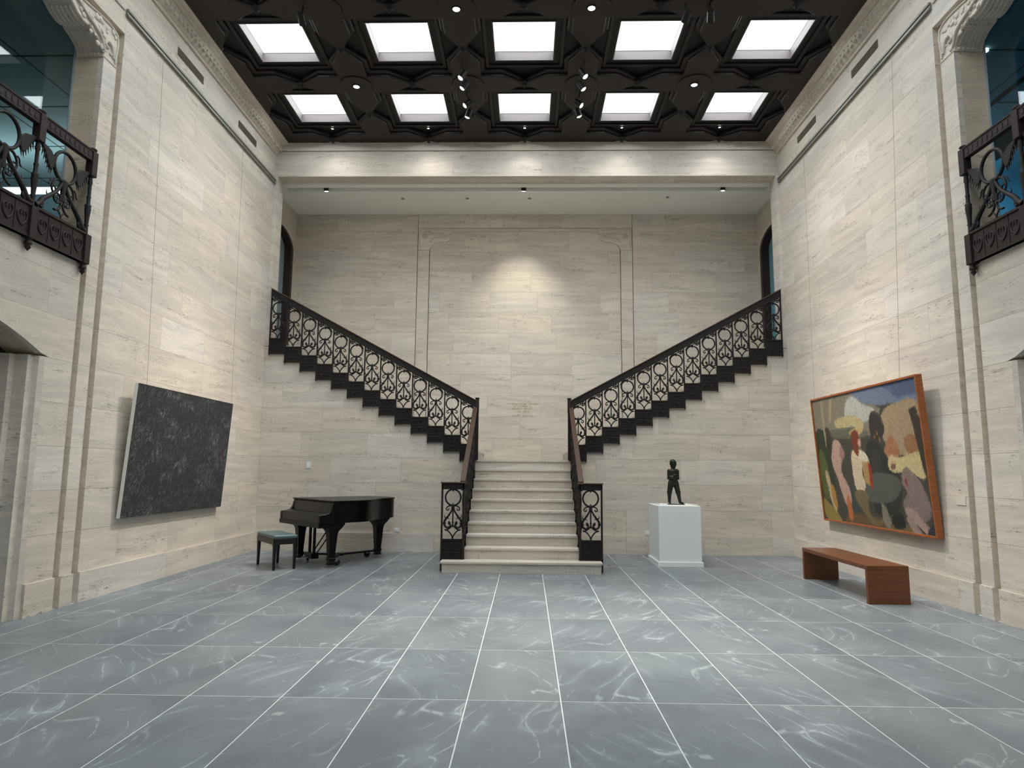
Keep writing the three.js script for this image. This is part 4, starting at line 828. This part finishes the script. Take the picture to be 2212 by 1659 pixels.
// --- grand piano on its dolly, with bench
{
  const TURN = -0.823;
  const t = thing('grand_piano', 'black grand piano with closed lid standing on a dolly', 'piano', [-3.26, 0, 1.56], TURN);
  const wv = (pts) => pts.map(([x, w]) => [x, w]);
  // plan outline, x along the keyboard (treble +), w towards the tail
  const side = 0.72;
  const cur = new THREE.CatmullRomCurve3([[side, 0.30], [0.70, 0.46], [0.60, 0.62], [0.44, 0.78], [0.30, 0.95], [0.22, 1.12], [0.14, 1.30], [0.0, 1.40], [-0.2, 1.44], [-0.42, 1.42], [-0.58, 1.34], [-0.66, 1.22], [-0.70, 1.06]].map(([x, w]) => new THREE.Vector3(x, w, 0)), false, 'centripetal').getPoints(44).map(p => [p.x, p.y]);
  const caseP = [[-side, -0.06], [side, -0.06], ...cur, [-side, 0.9]];
  const up = g => g.rotateX(-Math.PI / 2);                  // (x, w, h) -> (x, h, -w)
  obj('case', up(extr(poly(caseP), 0.31, 0.004)).translate(0, 0.665, 0), M.piano, t);
  const grow = (p, e) => p.map(([x, w]) => [x * (1 + e / 0.72), w + (w > 0.5 ? e : -e)]);
  const lidP = grow([[-side, -0.10], [side, -0.10], ...cur, [-side, 0.9]], 0.014);
  const split = 0.36;
  const front = [[-side - 0.014, -0.10], [side + 0.014, -0.10], [side + 0.014, split - 0.02], [-side - 0.014, split - 0.02]];
  const rear = lidP.filter(([x, w]) => w > split); rear.unshift([-side - 0.014, split - 0.016], [side + 0.006, split - 0.016]);
  obj('lid_front', up(extr(poly(front), 0.022, 0.005)).translate(0, 0.978, 0), M.piano, t);
  obj('lid_rear', up(extr(poly(rear), 0.022, 0.005)).translate(0, 0.978, 0), M.piano, t);
  obj('hinge', box(1.44, 0.004, 0.012, 0, 1.0, -split + 0.018), M.metal, t);
  // arms either side of the keys: profile (w, y) extruded along x
  const armP = [[0.02, 0.64], [0.02, 0.975], [-0.08, 0.975], [-0.10, 0.93], [-0.115, 0.87], [-0.15, 0.82], [-0.22, 0.80], [-0.29, 0.795], [-0.31, 0.78], [-0.31, 0.64]];
  for (const s of [-1, 1]) {
    const g = extr(poly(armP.slice().reverse()), 0.07, 0.006);            // (w, y, x)
    obj('arm', xf(g, new THREE.Matrix4().set(0, 0, 1, s > 0 ? side - 0.07 : -side, 0, 1, 0, 0, -1, 0, 0, 0, 0, 0, 0, 1)), M.piano, t);
  }
  obj('key_bed', rbox(1.44, 0.07, 0.33, 0, 0.635, 0.155, 0.006), M.piano, t);
  obj('key_slip', rbox(1.30, 0.13, 0.03, 0, 0.725, 0.29, 0.005), M.pianoSatin, t);
  const fb = rbox(1.30, 0.02, 0.2, 0, 0, 0, 0.005); fb.rotateX(0.12); fb.translate(0, 0.80, 0.185); obj('fallboard', fb, M.pianoSatin, t);
  const nb = rbox(1.30, 0.16, 0.02, 0, 0, 0, 0.004); nb.rotateX(-0.22); nb.translate(0, 0.885, 0.095); obj('name_board', nb, M.pianoSatin, t);
  // legs: flared block at the top, square taper, foot
  const leg = (x, z) => {
    const pr = [[0, 0.664], [0.20, 0.664], [0.20, 0.635], [0.185, 0.625], [0.165, 0.595], [0.135, 0.565], [0.112, 0.54], [0.098, 0.51], [0.09, 0.47], [0.062, 0.14], [0.075, 0.13], [0.075, 0.1], [0, 0.1]];
    const q = flat(new THREE.LatheGeometry(pr.map(p => new THREE.Vector2(...p)).reverse(), 4, Math.PI / 4)); q.deleteAttribute('normal'); q.computeVertexNormals(); q.translate(x, 0, z);
    const l = obj('leg', q, M.piano, t);
    obj('foot', rbox(0.10, 0.05, 0.09, x, 0.075, z, 0.006), M.pianoSatin, l);
  };
  leg(-0.555, 0.02); leg(0.555, 0.02); leg(-0.14, -1.19);
  // pedal lyre
  const ly = obj('pedal_lyre', [rbox(0.035, 0.45, 0.04, -0.075, 0.385, 0.07, 0.006), rbox(0.035, 0.45, 0.04, 0.075, 0.385, 0.07, 0.006), rbox(0.26, 0.09, 0.12, 0, 0.13, 0.07, 0.008)], M.piano, t);
  for (const x of [-0.06, 0, 0.06]) obj('pedal', rbox(0.025, 0.012, 0.1, x, 0.11, 0.17, 0.004), M.metal, ly);
  for (const x of [-0.07, 0.07]) obj('brace', bar([x, 0.16, 0.02], [x * 1.3, 0.6, -0.3], 0.01), M.pianoSatin, t);
  // dolly
  const d = thing('piano_dolly', 'three-armed steel dolly with casters under the grand piano', 'dolly', [-3.26, 0, 1.56], TURN);
  const hub = [-0.05, 0.075, -0.42];
  for (const [x, z] of [[-0.555, 0.02], [0.555, 0.02], [-0.14, -1.19]]) {
    const dx = x - hub[0], dz = z - hub[2], l = Math.hypot(dx, dz), an = Math.atan2(-dz, dx);
    const arm = rbox(l - 0.06, 0.03, 0.05, l / 2 - 0.03, 0, 0, 0.004); arm.rotateY(an); arm.translate(hub[0], 0.10 + (hub[1] - 0.075), hub[2]); obj('arm', arm, M.fixture, d);
    const ux = dx / l, uz = dz / l, cx = x - ux * 0.17, cz = z - uz * 0.17;
    const cs = obj('caster', (() => { const g = new THREE.CylinderGeometry(0.05, 0.05, 0.03, 18); g.rotateZ(Math.PI / 2); g.rotateY(an + 0.6); g.translate(cx + uz * 0.06, 0.05, cz - ux * 0.06); return g; })(), M.pianoSatin, d);
    obj('caster_fork', rbox(0.05, 0.05, 0.05, cx + uz * 0.05, 0.085, cz - ux * 0.05, 0.006), M.metal, cs);
    obj('foot_tray', box(0.12, 0.012, 0.11, x, 0.042, z), M.fixture, d);
  }
  obj('hub', cyl(0.09, 0.09, 0.03, hub[0], 0.10, hub[2]), M.fixture, d);
  // bench
  const b = thing('piano_bench', 'black wooden piano bench with padded dark teal seat', 'bench', [-3.735, 0, 1.99], TURN - 0.08);
  obj('cushion', rbox(0.82, 0.06, 0.36, 0, 0.475, 0, 0.025, 3), M.cushion, b);
  for (const [w, dd, x, z] of [[0.80, 0.025, 0, 0.165], [0.80, 0.025, 0, -0.165], [0.025, 0.31, 0.395, 0], [0.025, 0.31, -0.395, 0]]) obj('apron', rbox(w, 0.085, dd, x, 0.41, z, 0.004), M.pianoSatin, b);
  for (const x of [-0.38, 0.38]) for (const z of [-0.15, 0.15]) obj('leg', [(() => { const g = new THREE.CylinderGeometry(0.036, 0.022, 0.42, 4); g.rotateY(Math.PI / 4); g.translate(x, 0.24, z); return g; })(), (() => { const g = new THREE.CylinderGeometry(0.026, 0.02, 0.06, 4); g.rotateY(Math.PI / 4); g.translate(x, 0.03, z); return g; })()], M.pianoSatin, b);
}
// --- small fittings
{
  tag(obj('floor_outlet', lathe([[0, 0.006], [0.085, 0.006], [0.095, 0.003], [0.097, 0]], 1.455, 0, 1.42, 24), M.metal), 'round metal floor outlet cover beside the first step', 'outlet');
  const pl = (name, x, y, w, h, label) => { const t = thing(name, label, 'wall plate', [x, y, 0.004]); obj('plate', rbox(w, h, 0.008, 0, h / 2, 0, 0.003), M.white, t); obj('insert', box(w * 0.45, h * 0.5, 0.004, 0, h / 2, 0.005), M.pedestal, t); return t; };
  pl('wall_control', -3.95, 1.485, 0.085, 0.125, 'small white wall control above the grand piano');
  pl('wall_outlet', -2.285, 0.352, 0.115, 0.075, 'white wall outlet near the tail of the piano');
  pl('wall_outlet', 2.255, 0.343, 0.11, 0.075, 'white wall outlet beside the plinth of the statue');
  const lb = tag(obj('wall_label', rbox(0.006, 0.1, 0.16, 4.876, 0, 0, 0.002), std({ color: 0xd2c9bb, roughness: 0.8 })), 'small pale wall label beside the framed figure painting', 'label'); lb.position.set(0, 1.19, 4.72);
}
// ================================================================== LAMPS
function aimed(o, from, to) { o.position.set(...from); o.lookAt(...to); }
function spot(name, pos, to, cd, angle, label, group, color = WARM, pen = 0.7) {
  const t = thing(name, label, 'spotlight', pos, 0, group);
  t.lookAt(...to);                                          // +z towards the target
  const can = obj('can', (() => { const g = new THREE.CylinderGeometry(0.05, 0.045, 0.15, 16, 1, true); g.rotateX(Math.PI / 2); g.translate(0, 0, -0.045); const b = new THREE.CircleGeometry(0.045, 16); b.rotateY(Math.PI); b.translate(0, 0, -0.12); return [g, b]; })(), M.fixture, t);
  obj('lamp', (() => { const g = new THREE.SphereGeometry(0.044, 10, 4, 0, Math.PI * 2, 0, Math.PI / 2); g.rotateX(Math.PI / 2); g.scale(1, 1, 0.55); g.translate(0, 0, 0.018); return g; })(), M.lamp, t);
  const l = new THREE.SpotLight(color, cd, 0, angle, pen, 2); l.position.set(0, 0, 0.055); l.target.position.set(0, 0, 2); t.add(l); t.add(l.target);
  l.name = 'beam'; l.target.name = 'beam_target'; l.castShadow = true; l.shadow.radius = 2;
  return t;
}
function hung(t, top) { const inv = t.matrixWorld; t.updateMatrixWorld(true); const p = new THREE.Vector3(t.position.x, top, t.position.z); t.worldToLocal(p); const b = new THREE.Vector3(0, 0, -0.06); obj('stem', bar(b.toArray(), p.toArray(), 0.009), M.fixture, t); }
const SY = 7.58;
const leftT = [[-0.985, 2.58, [-4.8, 1.7, 3.6], 36, 0.36], [-0.985, 2.30, [-4.8, 1.7, 2.2], 36, 0.36], [-0.985, 1.776, [-4.85, 4.0, 2.6], 24, 0.6], [-0.985, 1.42, [-3.4, 1.4, 0.1], 26, 0.45]];
const rightT = [[0.94, 2.60, [4.7, 1.7, 3.6], 40, 0.36], [0.94, 2.26, [4.7, 1.7, 2.2], 40, 0.36], [0.94, 1.76, [4.85, 4.0, 2.6], 24, 0.6], [0.94, 1.43, [3.2, 1.4, 0.1], 26, 0.45]];
[...leftT, ...rightT].forEach(([x, z, to, cd, an], i) => hung(spot('track_spotlight', [x, SY, z], to, cd, an, `${['fourth', 'third', 'second', 'first'][i % 4]} black can spotlight from the stair wall, row turned to ${x < 0 ? 'abstract' : 'figure'} painting`, x < 0 ? 'spots turned to the abstract painting side' : 'spots turned to the figure painting side'), H - 0.02));
for (const [x, to] of [[-3.05, [-3.3, 5.9, 0]], [2.2, [1.6, 5.9, 0]], [2.54, [3.5, 5.9, 0]]]) hung(spot('track_spotlight', [x, SY, 3.89], to, 6, 0.42, x < 0 ? 'single can spotlight before the front skylights, abstract painting side' : x < 2.4 ? 'inner can spotlight of the pair before the front skylights' : 'outer can spotlight of the pair before the front skylights', 'spots turned to the stair wall'), H - 0.02);
for (const [x, to] of [[-1.4, [-1.6, 5.6, 0]], [0.2, [0, 5.6, 0]], [1.2, [0.1, 2.6, 0]]]) hung(spot('track_spotlight', [x, SY, 5.9], to, 8, 0.34, `black can spotlight out beyond the front skylights, turned to the ${x < 0 ? 'flight over the piano' : x < 1 ? 'middle of the beam' : 'central steps'}`, 'spots turned to the stairs'), H - 0.02);
// recessed downlights in the coffer discs
for (const [x, z, cd] of [[-2.7975, 1.9725, 12], [2.7975, 1.9725, 12], [-0.9325, 3.8375, 12], [0.9325, 3.8375, 12], [-0.9325, 5.7025, 75], [0.9325, 5.7025, 75], [2.7975, 5.7025, 90], [-2.7975, 5.7025, 30]]) {
  const t = thing('recessed_downlight', `recessed ceiling downlight ${z < 3 ? 'between the two skylight rows' : z < 5 ? 'before the front row of skylights' : Math.abs(x) < 2 ? 'far out from the stairs' : 'far out from stairs, near side wall'}, ${x < 0 ? 'abstract' : 'figure'} painting side`, 'light', [x, H - 0.03, z], 0, 'ceiling downlights');
  obj('trim_ring', torus(0.06, 0.012, 0, 0, 0, 6, 20).rotateX(Math.PI / 2), M.fixture, t);
  obj('lamp', cyl(0.05, 0.05, 0.006, 0, -0.002, 0, 14), M.lamp, t);
  const l = new THREE.SpotLight(WARM, cd, 0, 0.42, 0.9, 2); l.position.set(0, -0.02, 0); l.target.position.set(0, -2, 0); l.name = 'beam'; l.target.name = 'beam_target'; l.castShadow = true; l.shadow.radius = 2; t.add(l); t.add(l.target);
}
// small grazing downlights close to the stone beam
for (const x of [-3.73, -1.865, 0, 1.865, 3.73].map(v => v * 0.98)) {
  const t = thing('beam_downlight', `small recessed downlight grazing the stone beam, ${Math.abs(x) < 0.5 ? 'at its middle' : (Math.abs(x) < 2.5 ? 'next to its middle' : 'near its end') + (x < 0 ? ', piano side' : ', statue side')}`, 'light', [x, H + 0.06, 0.42], 0, 'beam downlights');
  obj('trim_ring', torus(0.03, 0.008, 0, 0, 0, 6, 16).rotateX(Math.PI / 2), M.fixture, t);
  obj('lamp', cyl(0.024, 0.024, 0.006, 0, 0.004, 0, 12), M.lamp, t);
  const l = new THREE.SpotLight(WARM, 1.1, 0, 0.92, 0.45, 2); l.position.set(0, -0.01, 0); l.target.position.set(0, -2, -0.1); l.name = 'beam'; l.target.name = 'beam_target'; l.castShadow = true; t.add(l); t.add(l.target);
}
// spots in the slot of the stairwell ceiling
for (const [x, to, cd] of [[-4.03, [-3.9, 3.6, -1.6], 1.0], [-0.02, [-0.1, 4.4, -1.8], 13], [3.97, [3.9, 3.6, -1.6], 1.0]]) spot('slot_spotlight', [x, HR - 0.0, -0.55], to, cd, 0.58, Math.abs(x) < 1 ? 'small bright spotlight in ceiling slot above the middle of the landing' : x < 0 ? 'small spotlight in ceiling slot above the flight over the piano' : 'small spotlight in ceiling slot above the flight over the statue', 'slot spots', new THREE.Color(1, 0.95, 0.8), 1.0);

//@@END

renderer.render(scene, camera);
